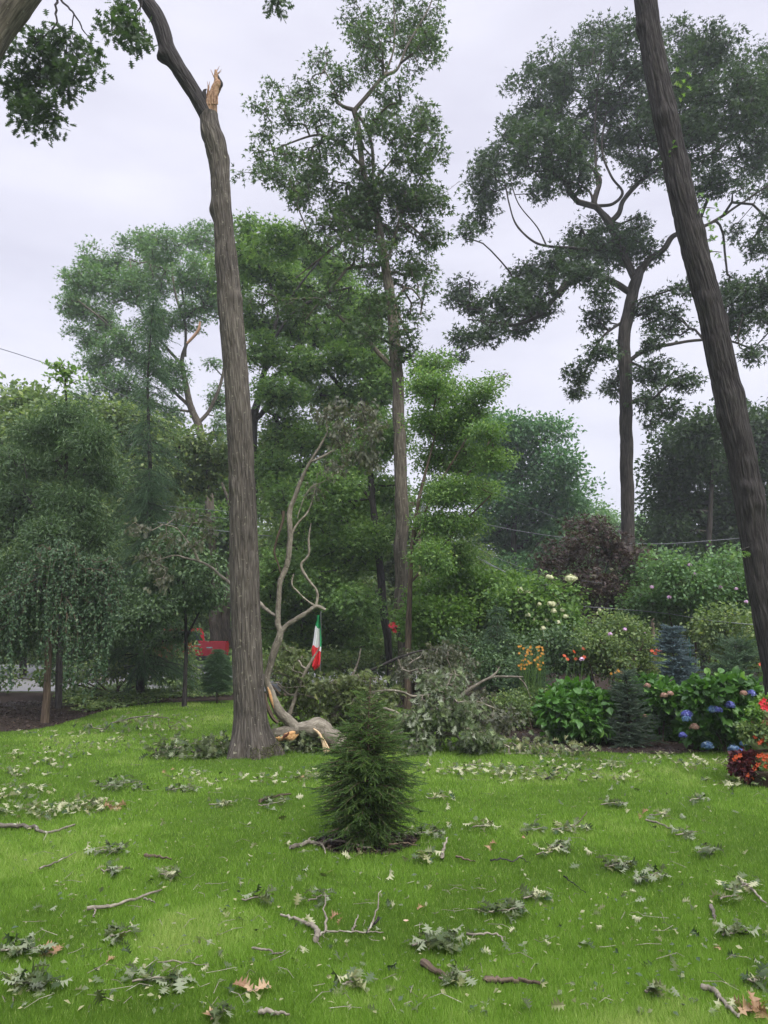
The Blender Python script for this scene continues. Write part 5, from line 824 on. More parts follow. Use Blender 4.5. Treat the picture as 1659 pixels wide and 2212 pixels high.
# dense litter nobody could count
mb = MB()
for (x, y, rx, ry, n) in [(60, 1650, 110, 35, 150), (30, 1720, 90, 25, 90), (200, 1615, 120, 20, 90), (90, 1760, 110, 16, 110), (200, 1750, 60, 12, 70), (330, 1600, 100, 30, 60), (600, 1690, 120, 14, 70), (420, 1690, 60, 16, 40), (1010, 1670, 110, 18, 130), (1130, 1680, 90, 16, 110), (1250, 1660, 110, 14, 120), (1200, 1625, 90, 8, 70), (1420, 1650, 120, 16, 80), (1520, 1660, 90, 14, 60), (1300, 1690, 90, 12, 60), (1580, 1700, 60, 14, 40), (700, 1680, 60, 10, 40), (380, 1550, 100, 14, 50), (120, 1590, 90, 8, 30)]:
    cluster(mb, x, y, rx, ry, int(n * .85), .085, 0, .05)
setp(mb.build('leaf_litter', M['litter'], smooth=False), 'torn oak leaves strewn thickly over the far lawn', 'leaves', kind='stuff')
mb = MB()
for i in range(260):
    py = 1560 + 640 * rng.random(); px = rng.uniform(-20, 1680)
    if not onlawn(px, py): continue
    g = gnd(px, py); a = rng.uniform(0, 6.28); L = rng.uniform(.03, .16); d = np.array([math.cos(a), math.sin(a), 0]); z = .035; e = rng.normal(0, .012, 3)
    tube(mb, np.array([g + [0, 0, z], g + d * L * .5 + e + [0, 0, z + .01], g + d * L + [0, 0, z]]), [.0016, .0016, .001], 3)
cluster(mb, 830, 1900, 900, 330, 1, .05)
setp(mb.build('twig_litter', M['bark_smooth'], smooth=False), 'tiny broken twigs scattered in the grass', 'twigs', kind='stuff')
mb = MB(); n = 1500; py = 1640 + 570 * rng.random(n); px = rng.uniform(-20, 1680, n); P = np.array([gnd(a, b) + [0, 0, .04] for a, b in zip(px, py)]); P = P[~(inpoly(P, bedL) | inpoly(P, bedR))]; n = len(P)
scat(mb, RHOMB, P, rng.normal(size=(n, 3)) * [1, 1, .3], rng.normal(0, .4, (n, 3)) + [0, 0, 1], rng.uniform(.012, .04, n), rng.random(n)); setp(mb.build('leaf_scraps', M['litter'], smooth=False), 'small torn leaf scraps in the grass', 'leaves', kind='stuff')
def sprig(x, y, rx, ry, n, m, label, stick=None, size=.09):
    g = gnd(x, y); th = thing('leafy_sprig', label, 'sprig', g, 'oak sprigs blown onto the lawn'); mb = MB(); cluster(mb, x, y, rx * .85, ry, int(n * 1.5) + 2, size, 0, .04); mb.build('leaf_cluster', M[m], th, smooth=False)
    tb = MB(); stick = stick or [(x - rx * .8, y + ry * .5), (x, y), (x + rx * .7, y - ry * .3)]
    P = np.array([gnd(*q) + [0, 0, .045] for q in stick]); P = catmull(P, 5); P = P + rng.normal(0, .004, P.shape); tube(tb, P, np.linspace(.006, .0025, len(P)), 5); tb.build('twig', M['bark_smooth'], th)
for a in [(70, 2142, 62, 20, 20, 'litter_blue', 'big mixed oak sprig in the bottom left corner of the lawn'), (345, 2135, 75, 18, 16, 'litter_blue', 'blue-green oak sprig near the bottom edge, right of the corner sprig'), (765, 2142, 32, 11, 9, 'litter', 'small pale sprig at the bottom edge below the forked stick'),
    (985, 2126, 45, 20, 10, 'litter_blue', 'green big-leaved sprig lying on a broken stick at the bottom'), (940, 2048, 62, 22, 22, 'litter_blue', 'large dark green oak sprig right of the forked stick'), (1098, 1982, 52, 14, 20, 'litter_blue', 'dense green sprig right of the middle of the near lawn'),
    (1155, 1952, 30, 11, 9, 'litter', 'pale sprig touching the dense green one from behind'), (690, 1955, 30, 16, 8, 'litter_blue', 'grey-green sprig just behind the forked stick'), (555, 1955, 38, 10, 8, 'litter_blue', 'flat green sprig left of the forked stick'), (262, 2036, 30, 14, 8, 'litter_blue', 'green sprig below the long stick at left'),
    (50, 2068, 62, 14, 20, 'litter_blue', 'dark sprig with tan tips at the left edge above the corner sprig'), (265, 1702, 62, 14, 34, 'litter_blue', 'heaped dark sprig on the left lawn level with the oak foot'), (240, 1847, 45, 9, 12, 'litter_blue', 'thin sprig in the left middle lawn beside a dark twig'), (242, 1892, 28, 8, 7, 'litter_blue', 'small grey sprig below the thin one on the left lawn'),
    (370, 1900, 30, 6, 6, 'litter', 'pale flat sprig in the left middle lawn'), (590, 1745, 38, 12, 14, 'litter_blue', 'sprig with a looped twig left of the small spruce'), (915, 1862, 28, 9, 9, 'litter', 'pale sprig right of the spruce mulch ring'), (930, 1808, 42, 12, 18, 'litter_blue', 'leafy sprig touching the right side of the small spruce'),
    (850, 1822, 40, 12, 12, 'litter_blue', 'sprig lying on the mulch under the small spruce'), (1045, 1795, 30, 10, 10, 'litter', 'pale curled sprig in the middle right lawn'), (1160, 1802, 26, 8, 9, 'litter_blue', 'small sprig left of the crossed twigs'), (1235, 1800, 50, 8, 14, 'litter', 'flat wide sprig with crossed twigs'),
    (1210, 1838, 16, 9, 7, 'litter_blue', 'dark upright little sprig below the flat wide one'), (1180, 1855, 24, 6, 6, 'litter', 'pale leaves beside a short twig in the right lawn'), (1345, 1880, 36, 10, 14, 'litter_blue', 'grey sprig in the right lawn with a pale tip'), (1420, 1902, 16, 9, 5, 'litter_blue', 'olive leaf bunch right of the grey sprig'),
    (1385, 1912, 18, 8, 5, 'litter_blue', 'twisted dark leaf bunch below the grey sprig'), (1485, 1812, 32, 9, 12, 'litter_blue', 'sprig at the end of a long thin curved stick'), (1525, 1850, 20, 10, 9, 'litter_blue', 'small grey-green tuft on the far right lawn'), (1600, 1930, 40, 14, 8, 'litter', 'pale long leaves with a stick at the right edge'),
    (1580, 1953, 26, 10, 5, 'litter', 'pale curled leaves below the stick at the right edge'), (1590, 2032, 36, 14, 9, 'litter_blue', 'grey-green sprig at the right edge of the near lawn'), (1640, 2138, 22, 8, 5, 'litter_blue', 'dark sprig in the bottom right near the edge'), (1405, 2160, 14, 7, 4, 'litter_blue', 'tiny grey sprig near the bottom right stick'),
    (480, 1745, 36, 7, 10, 'litter', 'pale flat sprig between left heap and spruce'), (400, 1712, 45, 8, 14, 'litter_blue', 'thin sprig right of the heaped dark sprig'), (1425, 1770, 26, 6, 6, 'litter', 'low sprig on the far right lawn before the hydrangeas'), (470, 2210, 22, 8, 5, 'litter_blue', 'dark sprig cut by the bottom edge left of centre'),
    (1510, 1735, 26, 7, 8, 'litter_blue', 'dim sprig left of the planter'), (950, 1732, 30, 7, 8, 'litter', 'small pale sprig right of the spruce crown'), (1330, 1745, 40, 6, 10, 'litter_blue', 'low sprig in the far right lawn')]: sprig(*a)
def stick(L, label, w=.012, m='bark_smooth', forks=()):
    mb = MB(); 
    for i, LL in enumerate([L] + list(forks)):
        P = np.array([gnd(*q[:2]) + [0, 0, .035 + (q[2] if len(q) > 2 else 0)] for q in LL]); P = catmull(P, 6); P = P + rng.normal(0, .0035, P.shape); r = w * (1 if i == 0 else .42); tube(mb, P, np.linspace(r, r * .4, len(P)), 8, disp=bark_disp(.002, 40, 20, lump=.004))
    setp(mb.build('fallen_stick', M[m]), label, 'stick')
for a in [([(682, 2046), (684, 2022), (672, 2014), (640, 2000), (605, 1988)], 'stout forked stick with a pale cut end in the near lawn', .015, 'bark_smooth', [[(686, 2036), (710, 2028), (750, 2026), (800, 2028), (830, 2030)], [(703, 2026), (702, 2000, .06), (702, 1978, .09)], [(795, 2028), (810, 2010, .04), (822, 1978, .1)], [(762, 2026), (768, 2012), (774, 2000, .02)]]),
    ([(912, 2096), (940, 2113), (965, 2128)], 'short thick barky stick under the green sprig at the bottom', .022, 'bark_brown'), ([(1048, 2136), (1090, 2134), (1130, 2136), (1168, 2142)], 'straight brown stick right of the bottom sprig', .016, 'bark_brown'), ([(188, 1977), (230, 1972), (280, 1958), (345, 1935)], 'long grey stick on the left near lawn', .013, 'bark_smooth', [[(310, 1954), (325, 1958), (337, 1964)], [(205, 1976), (203, 1985), (198, 1996)]]),
    ([(310, 1860), (338, 1861), (370, 1866)], 'short dark stick in the left middle lawn', .012, 'bark_brown'), ([(-20, 1790), (40, 1794), (76, 1797), (80, 1803), (110, 1807), (160, 1790)], 'long bent branch entering from the left edge', .02, 'bark_smooth'), ([(560, 1738), (590, 1728), (628, 1723)], 'curled stick with loose bark left of the spruce', .02, 'bark_brown'),
    ([(626, 1842), (650, 1834), (672, 1829), (694, 1833), (715, 1826), (745, 1828), (780, 1840), (800, 1841)], 'crooked pale branch lying in front of the small spruce', .016, 'bark_smooth', [[(694, 1833), (700, 1845), (703, 1855)], [(672, 1829), (668, 1822), (680, 1818)]]), ([(840, 1836), (870, 1832), (900, 1834)], 'dark stick at the right foot of the small spruce', .01, 'bark_brown'),
    ([(955, 1863), (958, 1845), (967, 1828, .03)], 'short upright twig right of the pale sprig by the spruce', .013, 'bark_smooth'), ([(985, 1860), (1005, 1867), (1028, 1872)], 'short straight stick right of the spruce', .010, 'bark_brown'), ([(1060, 1870), (1085, 1867), (1108, 1873), (1125, 1864), (1145, 1877)], 'wavy dark twig in the middle right lawn', .008, 'bark_dark'),
    ([(1232, 1797), (1250, 1786), (1270, 1770, .03)], 'crossed twig on the flat wide sprig', .008, 'bark_brown'), ([(1395, 1780), (1430, 1790), (1455, 1801), (1478, 1801)], 'long thin curved stick on the right lawn', .008, 'bark_smooth'), ([(1310, 1882), (1335, 1876), (1352, 1882)], 'stick among grey leaves in the right lawn', .012, 'bark_smooth'), ([(1218, 1905), (1240, 1920), (1265, 1941)], 'thin diagonal twig right of centre', .006, 'bark_dark'),
    ([(1595, 1910), (1620, 1930), (1655, 1965)], 'slim stick running off the right edge', .010, 'bark_smooth'), ([(1536, 1970), (1542, 1985), (1546, 1998)], 'peeled tan stick on the right lawn', .014, 'bark_smooth'), ([(1515, 2148), (1540, 2155), (1558, 2175), (1580, 2200), (1600, 2215)], 'curved leafless stick in the bottom right corner', .013, 'bark_smooth'), ([(545, 2064), (575, 2070), (600, 2076), (618, 2070)], 'thin twig lying left of a pale leaf near the bottom', .006, 'bark_smooth'),
    ([(340, 2095), (400, 2096), (450, 2102)], 'long thin green twig above the blue-green sprig', .005, 'bark_smooth'), ([(1010, 2033), (1050, 2031), (1078, 2036), (1092, 2056)], 'hooked thin twig right of the large dark sprig', .006, 'bark_smooth'), ([(560, 2206), (590, 2206), (625, 2210)], 'stick at the bottom edge left of centre', .012, 'bark_smooth'), ([(1180, 1690), (1195, 1680), (1210, 1662), (1225, 1656)], 'dark branching stick on the far lawn before the hydrangeas', .012, 'bark_dark'),
    ([(1190, 1840), (1205, 1836), (1225, 1846)], 'tan short stick in the right lawn', .012, 'bark_smooth'), ([(820, 2005, .02), (800, 2018), (790, 2030)], 'little upright twig right of the forked stick', .006, 'bark_dark'), ([(85, 1888), (130, 1870), (165, 1850)], 'faint thin stick on the far left lawn', .008, 'bark_smooth'), ([(415, 1612), (440, 1604), (470, 1594)], 'pale stick left of the broken oak foot', .012, 'bark_smooth')]: stick(*a)
def dry(x, y, s, label, m='tan', n=2):
    mb = MB(); g = gnd(x, y)
    for i in range(n): q = np.array([g + [rng.normal(0, s * .25), rng.normal(0, s * .2), .035]]); scat(mb, OAKS[3 if i % 2 else 1], q, rng.normal(size=(1, 3)) * [1, 1, .4], np.array([[rng.normal(0, .6), -.3, .8]]), s * .7, rng.random(1))
    setp(mb.build('dry_leaf', M[m], smooth=False), label, 'leaf')
for a in [(545, 2156, .13, 'curled tan dead leaf at the bottom left of centre', 'tan', 3), (355, 1670, .11, 'orange dead leaf left of the oak foot'), (250, 1748, .16, 'orange torn leaf bunch on the left lawn heap', 'tan', 5), (365, 1710, .09, 'tiny orange leaf below the oak foot at left'), (650, 1685, .08, 'small orange leaf right of the oak foot'), (738, 1990, .09, 'small brown leaf behind the forked stick'), (1388, 1768, .11, 'tan leaf at the start of the long curved stick', 'tan', 2),
    (1055, 1832, .11, 'tan oak leaf in the middle right lawn', 'tan', 2), (1140, 1820, .06, 'small pinkish leaf in the right lawn'), (915, 1972, .06, 'bright orange leaf right of the forked stick'), (1640, 2200, .13, 'salmon-coloured dry leaves in the bottom right corner', 'tan', 8), (255, 2085, .06, 'small orange leaf on the left near lawn'), (462, 2200, .10, 'brown curled leaf cut by the bottom edge', 'tan', 2), (110, 2063, .12, 'tan curled leaf on the dark sprig at the left edge', 'tan', 3), (1545, 2060, .05, 'tiny brown leaf at the right edge')]: dry(*a)
flr = MB(); g = gnd(877, 2012) + [0, 0, .05]; aa = np.linspace(0, 6.28, 9)[:-1]; scat(flr, RHOMB, np.repeat(g[None], 8, 0), np.stack([np.cos(aa), np.sin(aa), aa * 0 + .6], 1), np.repeat([[0, -.3, 1.]], 8, 0), .018, aa * 0 + .9); setp(flr.build('fallen_blossom', M['fl_pink'], smooth=False), 'small faded pink blossom lying on the lawn', 'flower')
# pale wood chunk on the mulch
mb = MB(); P = np.array([gnd(1440, 1596) + [0, 0, .03], gnd(1460, 1594) + [0, 0, .05], gnd(1476, 1591) + [0, 0, .07]]); tube(mb, catmull(P, 5), np.linspace(.01, .045, 11), 10, disp=bark_disp(.006, 20, 5, lump=.02)); setp(mb.build('wood_chunk', M['wood_pale']), 'pale broken wood chunk on the mulch before the blue hydrangea', 'wood')
mb = MB(); P, Rr = path_px([(185, 1449, 6), (205, 1454, 9), (235, 1458, 6)], 26, 5); P[:, 2] = .12; tube(mb, P, Rr, 8); P, Rr = path_px([(190, 1440, 3), (212, 1452, 4)], 26, 5); tube(mb, P, Rr, 6); setp(mb.build('fallen_log', M['bark_smooth']), 'pale broken log lying on the road at left', 'log')

# ------------------------------------------------------------------ made things
def boxv(mb, c, s, mat=0, rot=None, taper=1., bev=0.):
    h = np.array(s) / 2.; b = min(bev, min(h) * .9); V = []
    if b:
        for z, ins in ((-h[2], b), (-h[2] + b, 0), (h[2] - b, 0), (h[2], b)):
            tp = taper if z < 0 else 1.
            for (x, y) in ((-1, -1), (1, -1), (1, 1), (-1, 1)):
                for (ax, ay) in (((b, 0), (0, b)) if x * y < 0 else ((0, b), (b, 0))): V.append(((x * (h[0] - ins * .6) - x * ax) * tp, (y * (h[1] - ins * .6) - y * ay) * tp, z))
        n = 8
        Fc = [tuple(range(n - 1, -1, -1)), tuple(range(3 * n, 4 * n))] + [(r * n + i, r * n + (i + 1) % n, (r + 1) * n + (i + 1) % n, (r + 1) * n + i) for r in range(3) for i in range(n)]
        order = []
        for k_ in range(4): order += [k_ * 8 + j for j in (1, 0, 3, 2, 5, 4, 7, 6)] if False else [k_ * 8 + j for j in range(8)]
    else:
        for z in (-h[2], h[2]):
            tp = taper if z < 0 else 1.
            for (x, y) in ((-1, -1), (1, -1), (1, 1), (-1, 1)): V.append((x * h[0] * tp, y * h[1] * tp, z))
        Fc = [(3, 2, 1, 0), (4, 5, 6, 7), (0, 1, 5, 4), (1, 2, 6, 5), (2, 3, 7, 6), (3, 0, 4, 7)]
    V = np.array(V)
    if b:   # sort every ring by angle so the bevelled corners run in order
        W = V.reshape(4, 8, 3); V = np.concatenate([w_[np.argsort(np.arctan2(w_[:, 1] / h[1], w_[:, 0] / h[0]))] for w_ in W])
    if rot is not None: V = V @ np.array(rot).T
    mb.add(V + np.array(c), Fc, mat)
def onebox(name, m, th, c, s, bev=.01, taper=1., rot=None):
    mb = MB(); boxv(mb, c, s, 0, rot, taper, bev); return mb.build(name, m, th, smooth=False)
# flag
YF = 14.2; fl = thing('flag', 'green white and red tricolour flag hanging limp on a thin pole', 'flag', (at(692, 1400, YF)[0], YF, 0))
mb = MB(); tp = at(693, 1320, YF + .04); tube(mb, np.array([[tp[0] + .01, YF + .04, -.05], [tp[0] + .005, YF + .04, tp[2] * .5], tp]), .013, 10); mb.build('pole', plain('flag_pole', (.12, .13, .12), .4, metal=.5), fl)
le = [(1329, 685, 691), (1340, 684, 693), (1352, 681, 694), (1366, 679, 694), (1380, 677, 695), (1395, 675, 695), (1405, 673, 694), (1415, 674, 693), (1425, 676, 693), (1436, 675, 691), (1442, 674, 684)]
def cloth(v0, nm, m):
    pass
nu, nv = 26, 60; G = np.zeros((nv, nu, 3))
for j in range(nv):
    t = j / (nv - 1); y = 1329 + (1442 - 1329) * t; xl = np.interp(y, [a[0] for a in le], [a[1] for a in le]); xr = np.interp(y, [a[0] for a in le], [a[2] for a in le])
    for i in range(nu):
        u = i / (nu - 1); fold = .07 * math.sin(u * 9.5 + 2.2 * t + .6) * (.4 + .6 * t) + .02 * math.sin(u * 23 + 5 * t); yy = y + (10 * (u - .2) * t if t > .5 else 0) * .6
        G[j, i] = at(xl + (xr - xl) * u, yy - (4 * math.sin(u * 9) * t), YF - .05) + [0, fold - .05, 0]
mats = [plain('flag_green', (.02, .30, .10), .8), plain('flag_white', (.70, .70, .72), .8), plain('flag_red', (.62, .03, .04), .8)]
for k_, (nm, m_) in enumerate(zip(('green_band', 'white_band', 'red_band'), mats)):
    fc = []
    for j in range(nv - 1):
        for i in range(nu - 1):
            t = (j + .5) / (nv - 1); u = (i + .5) / (nu - 1); g_ = .20 + .08 * u + (.32 if u > .80 else 0); r_ = .60 - .02 * u + .10 * (u > .8); b_ = 0 if t < g_ else (1 if t < r_ else 2)
            if b_ == k_: fc.append((j * nu + i, j * nu + i + 1, (j + 1) * nu + i + 1, (j + 1) * nu + i))
    V = G.reshape(-1, 3); used = sorted({a for f in fc for a in f}); mp_ = {a: b for b, a in enumerate(used)}; mb = MB(); mb.add(V[used], [tuple(mp_[a] for a in f) for f in fc]); mb.build(nm, m_, fl)
# pickup
tx = at(451, 1400, 34)[0]; truck = thing('pickup_truck', 'red pickup truck with a yellow plate parked across the road beyond the trees', 'truck', (tx, 34, 0)); ang = R(38)
RT = np.array([[math.cos(ang), -math.sin(ang), 0], [math.sin(ang), math.cos(ang), 0], [0, 0, 1]]); O = np.array([tx, 34, .02])
def tw_(v): return np.array(v) @ RT.T + O           # local: +y forward, x right, tailgate at y=0
red = plain('truck_red', (.50, .014, .035), .25, .6); blk = plain('truck_black', (.02, .02, .022), .5); gls = plain('truck_glass', (.03, .04, .05), .08, .8); chrome = plain('truck_chrome', (.5, .5, .52), .25, metal=1.)
def prism(name, prof, x0, x1, m, par=truck, inset=0.):
    n = len(prof); mb = MB(); V = [tw_((x0, y, z)) for y, z in prof] + [tw_((x1, y, z)) for y, z in prof]; mb.add(np.array(V), [tuple(range(n))[::-1], tuple(range(n, 2 * n))] + [(i, (i + 1) % n, n + (i + 1) % n, n + i) for i in range(n)]); return mb.build(name, m, par, smooth=False)
def arch(cy_, r=.46, zc=.40, n=9): return [(cy_ + r * math.cos(a), zc + r * math.sin(a)) for a in np.linspace(math.pi, 0, n)]
side = [(0.03, .55), (.75, .55)] + [q for q in arch(1.2) if q[1] > .54] + [(1.65, .5), (4.0, .5)] + [q for q in arch(4.5) if q[1] > .49] + [(4.95, .5), (5.45, .52), (5.5, .85), (5.4, 1.08), (4.2, 1.18), (3.9, 1.22), (0.03, 1.28)]
prism('body', side, -.95, -.87, red); prism('body', side, .87, .95, red); prism('hood', [(3.95, 1.0), (5.4, .95), (5.4, 1.10), (4.2, 1.2), (3.95, 1.22)], -.868, .868, red); prism('bed_floor', [(.1, .62), (5.3, .62), (5.3, .75), (.1, .75)], -.868, .868, blk)
prism('cab', [(2.15, .8), (2.15, 1.24), (2.35, 1.78), (2.6, 1.86), (3.35, 1.84), (3.95, 1.24), (3.95, .8)], -.80, .80, red); prism('rear_window', [(2.13, 1.3), (2.31, 1.72), (2.33, 1.72), (2.16, 1.3)], -.62, .62, gls)
prism('side_window', [(2.35, 1.28), (2.5, 1.74), (3.25, 1.74), (3.65, 1.28)], .80, .806, gls); prism('side_window', [(2.35, 1.28), (2.5, 1.74), (3.25, 1.74), (3.65, 1.28)], -.806, -.80, gls)
tg = prism('tailgate', [(-.02, .66), (-.035, .9), (-.02, 1.27), (.04, 1.29), (.04, .66)], -.80, .80, red); o = prism('handle', [(-.06, .98), (-.06, 1.04), (-.02, 1.05), (-.02, .97)], -.14, .14, chrome, tg)
prism('badge', [(-.042, 1.12), (-.042, 1.17), (-.03, 1.17), (-.03, 1.12)], -.62, -.42, chrome, tg)
prism('tail_light', [(-.03, .8), (-.03, 1.2), (.12, 1.2), (.12, .8)], -.952, -.82, plain('tail_light', (.5, .02, .02), .2, .6)); prism('tail_light', [(-.03, .8), (-.03, 1.2), (.12, 1.2), (.12, .8)], .82, .952, bpy.data.materials['tail_light'])
bmp = prism('bumper', [(-.2, .45), (-.2, .62), (.0, .64), (.0, .45)], -.93, .93, blk); prism('licence_plate', [(-.215, .46), (-.215, .62), (-.203, .62), (-.203, .46)], -.15, .15, plain('plate_yellow', (.75, .36, .02), .5), bmp)
for (y_, s_) in ((1.2, -1), (1.2, 1), (4.5, -1), (4.5, 1)):
    mb = MB(); cA = tw_((s_ * .93, y_, .36)); cB = tw_((s_ * .70, y_, .36)); ax = cA - cB; tube(mb, np.array([cB, cB + ax * .1, cA - ax * .1, cA]), [.33, .36, .36, .33], 24); wh = mb.build('wheel', blk, truck); mb = MB(); tube(mb, np.array([cA + ax * .01, cA + ax * .04]), [.2, .18], 16); mb.build('rim', chrome, wh)
# poles and wires
def upole(label, x, ytop, w, Y, arm=False):
    tp = at(x, ytop, Y); th = thing('utility_pole', label, 'pole', (tp[0], Y, 0)); mb = MB(); r = w * .5 * mpp(1370, Y); tube(mb, np.array([[tp[0], Y, -.1], [tp[0], Y, tp[2] * .5], tp]), [r, r * .9, r * .75], 12); mb.build('pole', M['pole'], th)
    if arm:
        c = at(x, ytop + 12, Y); onebox('crossarm', M['pole'], th, c + [0, -.16, 0], (1.8, .1, .12), .01)
        mb = MB(); c = at(x + 8, ytop + 14, Y); tube(mb, np.array([c + [.1, -.2, -.28], c + [.1, -.2, -.26], c + [.1, -.2, .26], c + [.1, -.2, .28]]), [.15, .17, .17, .14], 16); mb.build('transformer', plain('transformer_grey', (.55, .57, .6), .4), th)
upole('grey utility pole with a transformer just right of the middle oak', 905, 1078, 9, 30, True); upole('weathered pole stub showing between shrubs right of the purple tree', 1400, 1187, 8, 30); upole('wooden post among the shrubs below the weathered pole', 1409, 1330, 9, 21)
def wire(L, Y, label, r=.012):
    P, _ = path_px([(x, y, 1, d) for (x, y, d) in L], Y, 8); mb = MB(); tube(mb, P, r * .75, 5); setp(mb.build('overhead_wire', M['wire']), label, 'wire', 'overhead wires crossing the garden')
wire([(-60, 735, -8), (60, 772, -6), (170, 812, -4), (350, 890, 0)], 28, 'single wire sloping down from the left edge below open sky', .016)
for i, (a, b, c, d, e, lab) in enumerate([(340, 1128, 1152, 1165, 1180, 'thick black cable behind the broken oak'), (300, 1088, 1108, 1130, 1150, 'upper thin wire behind the broken oak'), (330, 1100, 1125, 1150, 1172, 'lower thin wire behind the broken oak')]): wire([(a, b, 0), (520, c, 0), (680, d, 0), (900, e, 0)], 25.5, lab, .02 if i == 0 else .011)
wire([(905, 1095, 0), (1060, 1135, -3), (1230, 1163, -6), (1400, 1175, -8), (1560, 1166, -9), (1720, 1150, -10)], 29, 'long sagging wire from the utility pole to the leaning trunk', .014)
wire([(905, 1110, 0), (1000, 1180, -4), (1080, 1230, -8), (1185, 1276, -12)], 29, 'highest of the cables dropping toward the purple tree', .012); wire([(905, 1125, 0), (1040, 1210, -6), (1120, 1245, -9), (1185, 1265, -12)], 29, 'second cable dropping toward the purple tree', .014); wire([(905, 1140, 0), (1050, 1232, -6), (1120, 1256, -9), (1185, 1272, -12)], 29, 'lowest of the cables dropping toward the purple tree', .014)
wire([(905, 1100, 0), (1050, 1193, -5), (1180, 1240, -10), (1300, 1260, -12)], 29, 'faint wire passing behind the purple tree', .009); wire([(1120, 1300, 0), (1410, 1322, 0), (1530, 1340, -2), (1700, 1356, -3)], 17, 'black cable running above the shrubs at right', .010); wire([(1060, 1060, 0), (1180, 1110, 0), (1290, 1150, 0)], 30, 'thin wire crossing the pale feathery tree', .010)
fp = thing('garden_stake', 'dark green metal stake beside the blue spruce', 'stake', (at(1488, 1400, 14)[0], 14, 0)); a = at(1488, 1375, 14); mb = MB(); tube(mb, np.array([[a[0], 14, -.05], [a[0], 14, a[2] * .5], a]), [.018, .018, .016], 8); mb.build('stake', plain('stake_green', (.01, .05, .03), .4), fp)
# tiered planter
g = gnd(1690, 1690); YP = float(g[1]); st = thing('planter_stand', 'tiered brown wooden plant stand cut by the right edge', 'stand', (g[0], YP, 0)); wd = plain('stand_wood', (.20, .085, .045), .7, nscale=12, bump=.3)
def pxz(y): return at(1640, y, YP)[2]
xL = at(1632, 1600, YP)[0]
for dx_ in (.16, .75): onebox('post', wd, st, (xL + dx_, YP + .12, pxz(1558) / 2), (.07, .07, pxz(1558)), .006)
onebox('shelf', wd, st, (xL + .42, YP, pxz(1559)), (.80, .24, .05), .006); onebox('shelf', wd, st, (xL + .40, YP - .06, pxz(1626)), (.86, .26, .05), .006)
gb = plain('planter_green', (.30, .37, .19), .5, nscale=6)
def pbox(label, x, yb, yt, Y, L=.8):
    th = thing('planter_box', label, 'planter', (x + L / 2, Y, at(1640, yb, Y)[2])); z0, z1 = at(1640, yb, Y)[2] + .026, at(1640, yt, Y)[2]; onebox('box', gb, th, (x + L / 2, Y, (z0 + z1) / 2), (L, .18, z1 - z0 - .03), .012, .88); onebox('rim', gb, th, (x + L / 2, Y, z1 - .012), (L + .03, .21, .028), .008); return z1
x1 = at(1637, 1540, YP)[0]; zt = pbox('upper light green planter box with red geraniums', x1, 1558, 1533, YP); x2 = at(1614, 1608, YP)[0]; zm = pbox('lower light green planter box with orange flowers', x2, 1625, 1601, YP - .06)
def potplant(name, label, x, y, Y, lobes, m, petal, pts, seed, size=.05, fr=.02, dens=90, K=6, tm=OVATE, fname='flower'):
    rg_ = np.random.default_rng(seed); b = at(x, y, Y); th = thing(name, label, 'plant', b); mb = MB(); P, cen = lobe_points(lobes, Y, rg_, dens, .12, 6, .2, seed); leafy(mb, P, cen, rg_, tm, size, K, .03, .2, .9)
    for q in P[::3]: tube(mb, catmull(np.array([b, (b + q) / 2 + [0, 0, .02], q]), 3), .003, 4, 0, cap=False)
    mb.build('foliage', M[m], th, smooth=False)
    for (px_, py_) in pts:
        fb = MB(); c = at(px_, py_, Y - .13 + rg_.uniform(-.04, .02)); k_ = 5; aa = np.linspace(0, 6.28, 6)[:5] + rg_.random(); D = np.stack([np.cos(aa), aa * 0 - .25, np.sin(aa)], 1); scat(fb, OVATE, np.repeat(c[None], 5, 0), D, np.repeat([[rg_.normal(0, .2), -1, .3]], 5, 0), fr, np.clip(rg_.normal(.5, .2, 5), 0, 1)); fb.build(fname, M[petal], th, smooth=False)
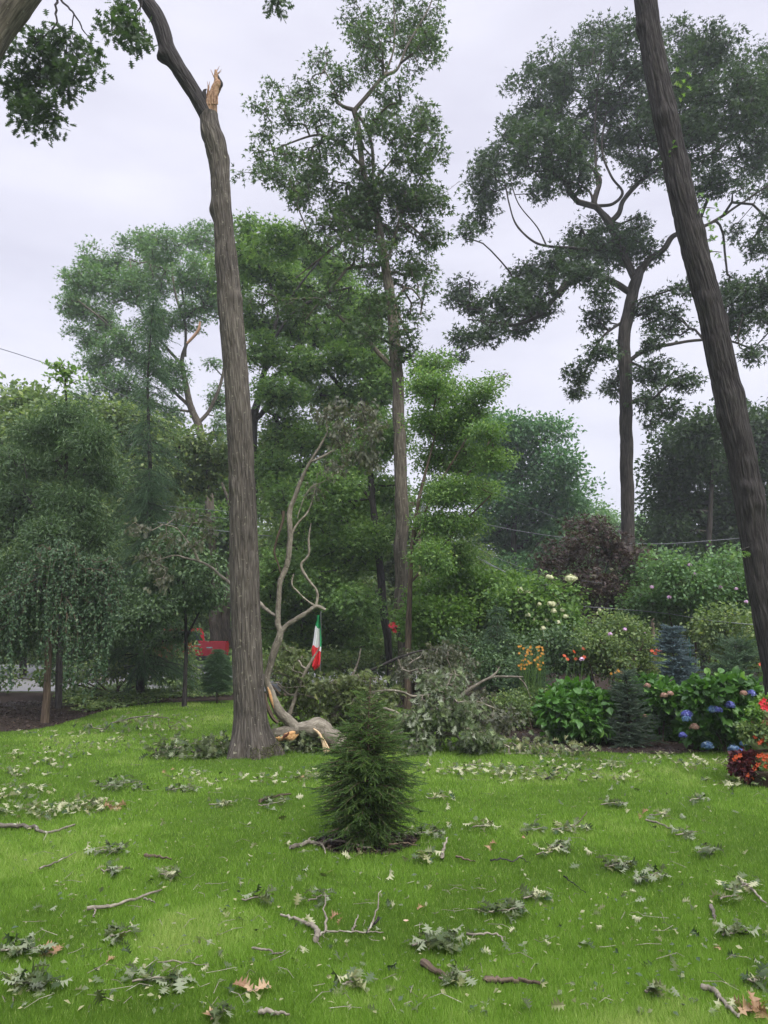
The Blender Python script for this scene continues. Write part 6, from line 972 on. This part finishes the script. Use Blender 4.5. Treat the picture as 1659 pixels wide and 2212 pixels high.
potplant('geranium', 'red geraniums spilling over the upper planter box', 1655, 1533, YP, [(1645, 1522, 14, 10), (1665, 1518, 20, 12), (1630, 1540, 8, 12), (1690, 1515, 20, 14)], 'bright', 'fl_red', [(1644, 1519), (1650, 1513), (1655, 1524), (1648, 1528), (1662, 1518), (1668, 1510), (1657, 1531), (1675, 1520)], 401, fr=.035)
potplant('begonia', 'dark leaved plant with few orange flowers in the lower planter box', 1640, 1602, YP - .06, [(1615, 1580, 14, 14), (1640, 1575, 20, 14), (1660, 1590, 18, 12), (1625, 1595, 16, 8), (1685, 1580, 20, 16)], 'mid', 'fl_orange', [(1631, 1591), (1646, 1600), (1652, 1592), (1640, 1604), (1660, 1606)], 402, fr=.03)
g2 = gnd(1645, 1696); Y2 = float(g2[1]); pt = thing('flower_pot', 'dark round pot half hidden under coleus and orange impatiens', 'pot', g2); mb = MB(); tube(mb, np.array([[g2[0], Y2, 0], [g2[0], Y2, .12], [g2[0], Y2, .14], [g2[0], Y2, .17]]), [.16, .20, .215, .215], 28); mb.build('pot', plain('pot_dark', (.05, .03, .025), .6), pt)
potplant('impatiens', 'bright orange impatiens in the dark pot', 1650, 1680, Y2, [(1640, 1665, 16, 20), (1660, 1650, 20, 20), (1680, 1665, 20, 22), (1645, 1685, 16, 10)], 'mid', 'fl_orange', [(1638, 1633), (1646, 1631), (1654, 1634), (1650, 1640), (1636, 1652), (1630, 1660), (1645, 1650), (1652, 1655), (1640, 1662), (1656, 1664), (1628, 1668), (1634, 1672), (1642, 1676), (1650, 1672), (1627, 1679), (1656, 1646), (1660, 1636), (1646, 1662), (1590, 1635), (1598, 1632), (1586, 1640), (1615, 1674), (1607, 1664)], 403, fr=.03)
potplant('coleus', 'dark maroon coleus beside the orange impatiens', 1615, 1680, Y2 + .02, [(1600, 1645, 16, 14), (1618, 1640, 14, 12), (1608, 1660, 20, 14), (1625, 1660, 12, 16), (1595, 1655, 10, 10)], 'coleus', 'fl_orange', [], 404, size=.06)
for o in [p[0] for p in protos]: bpy.data.objects.remove(o)
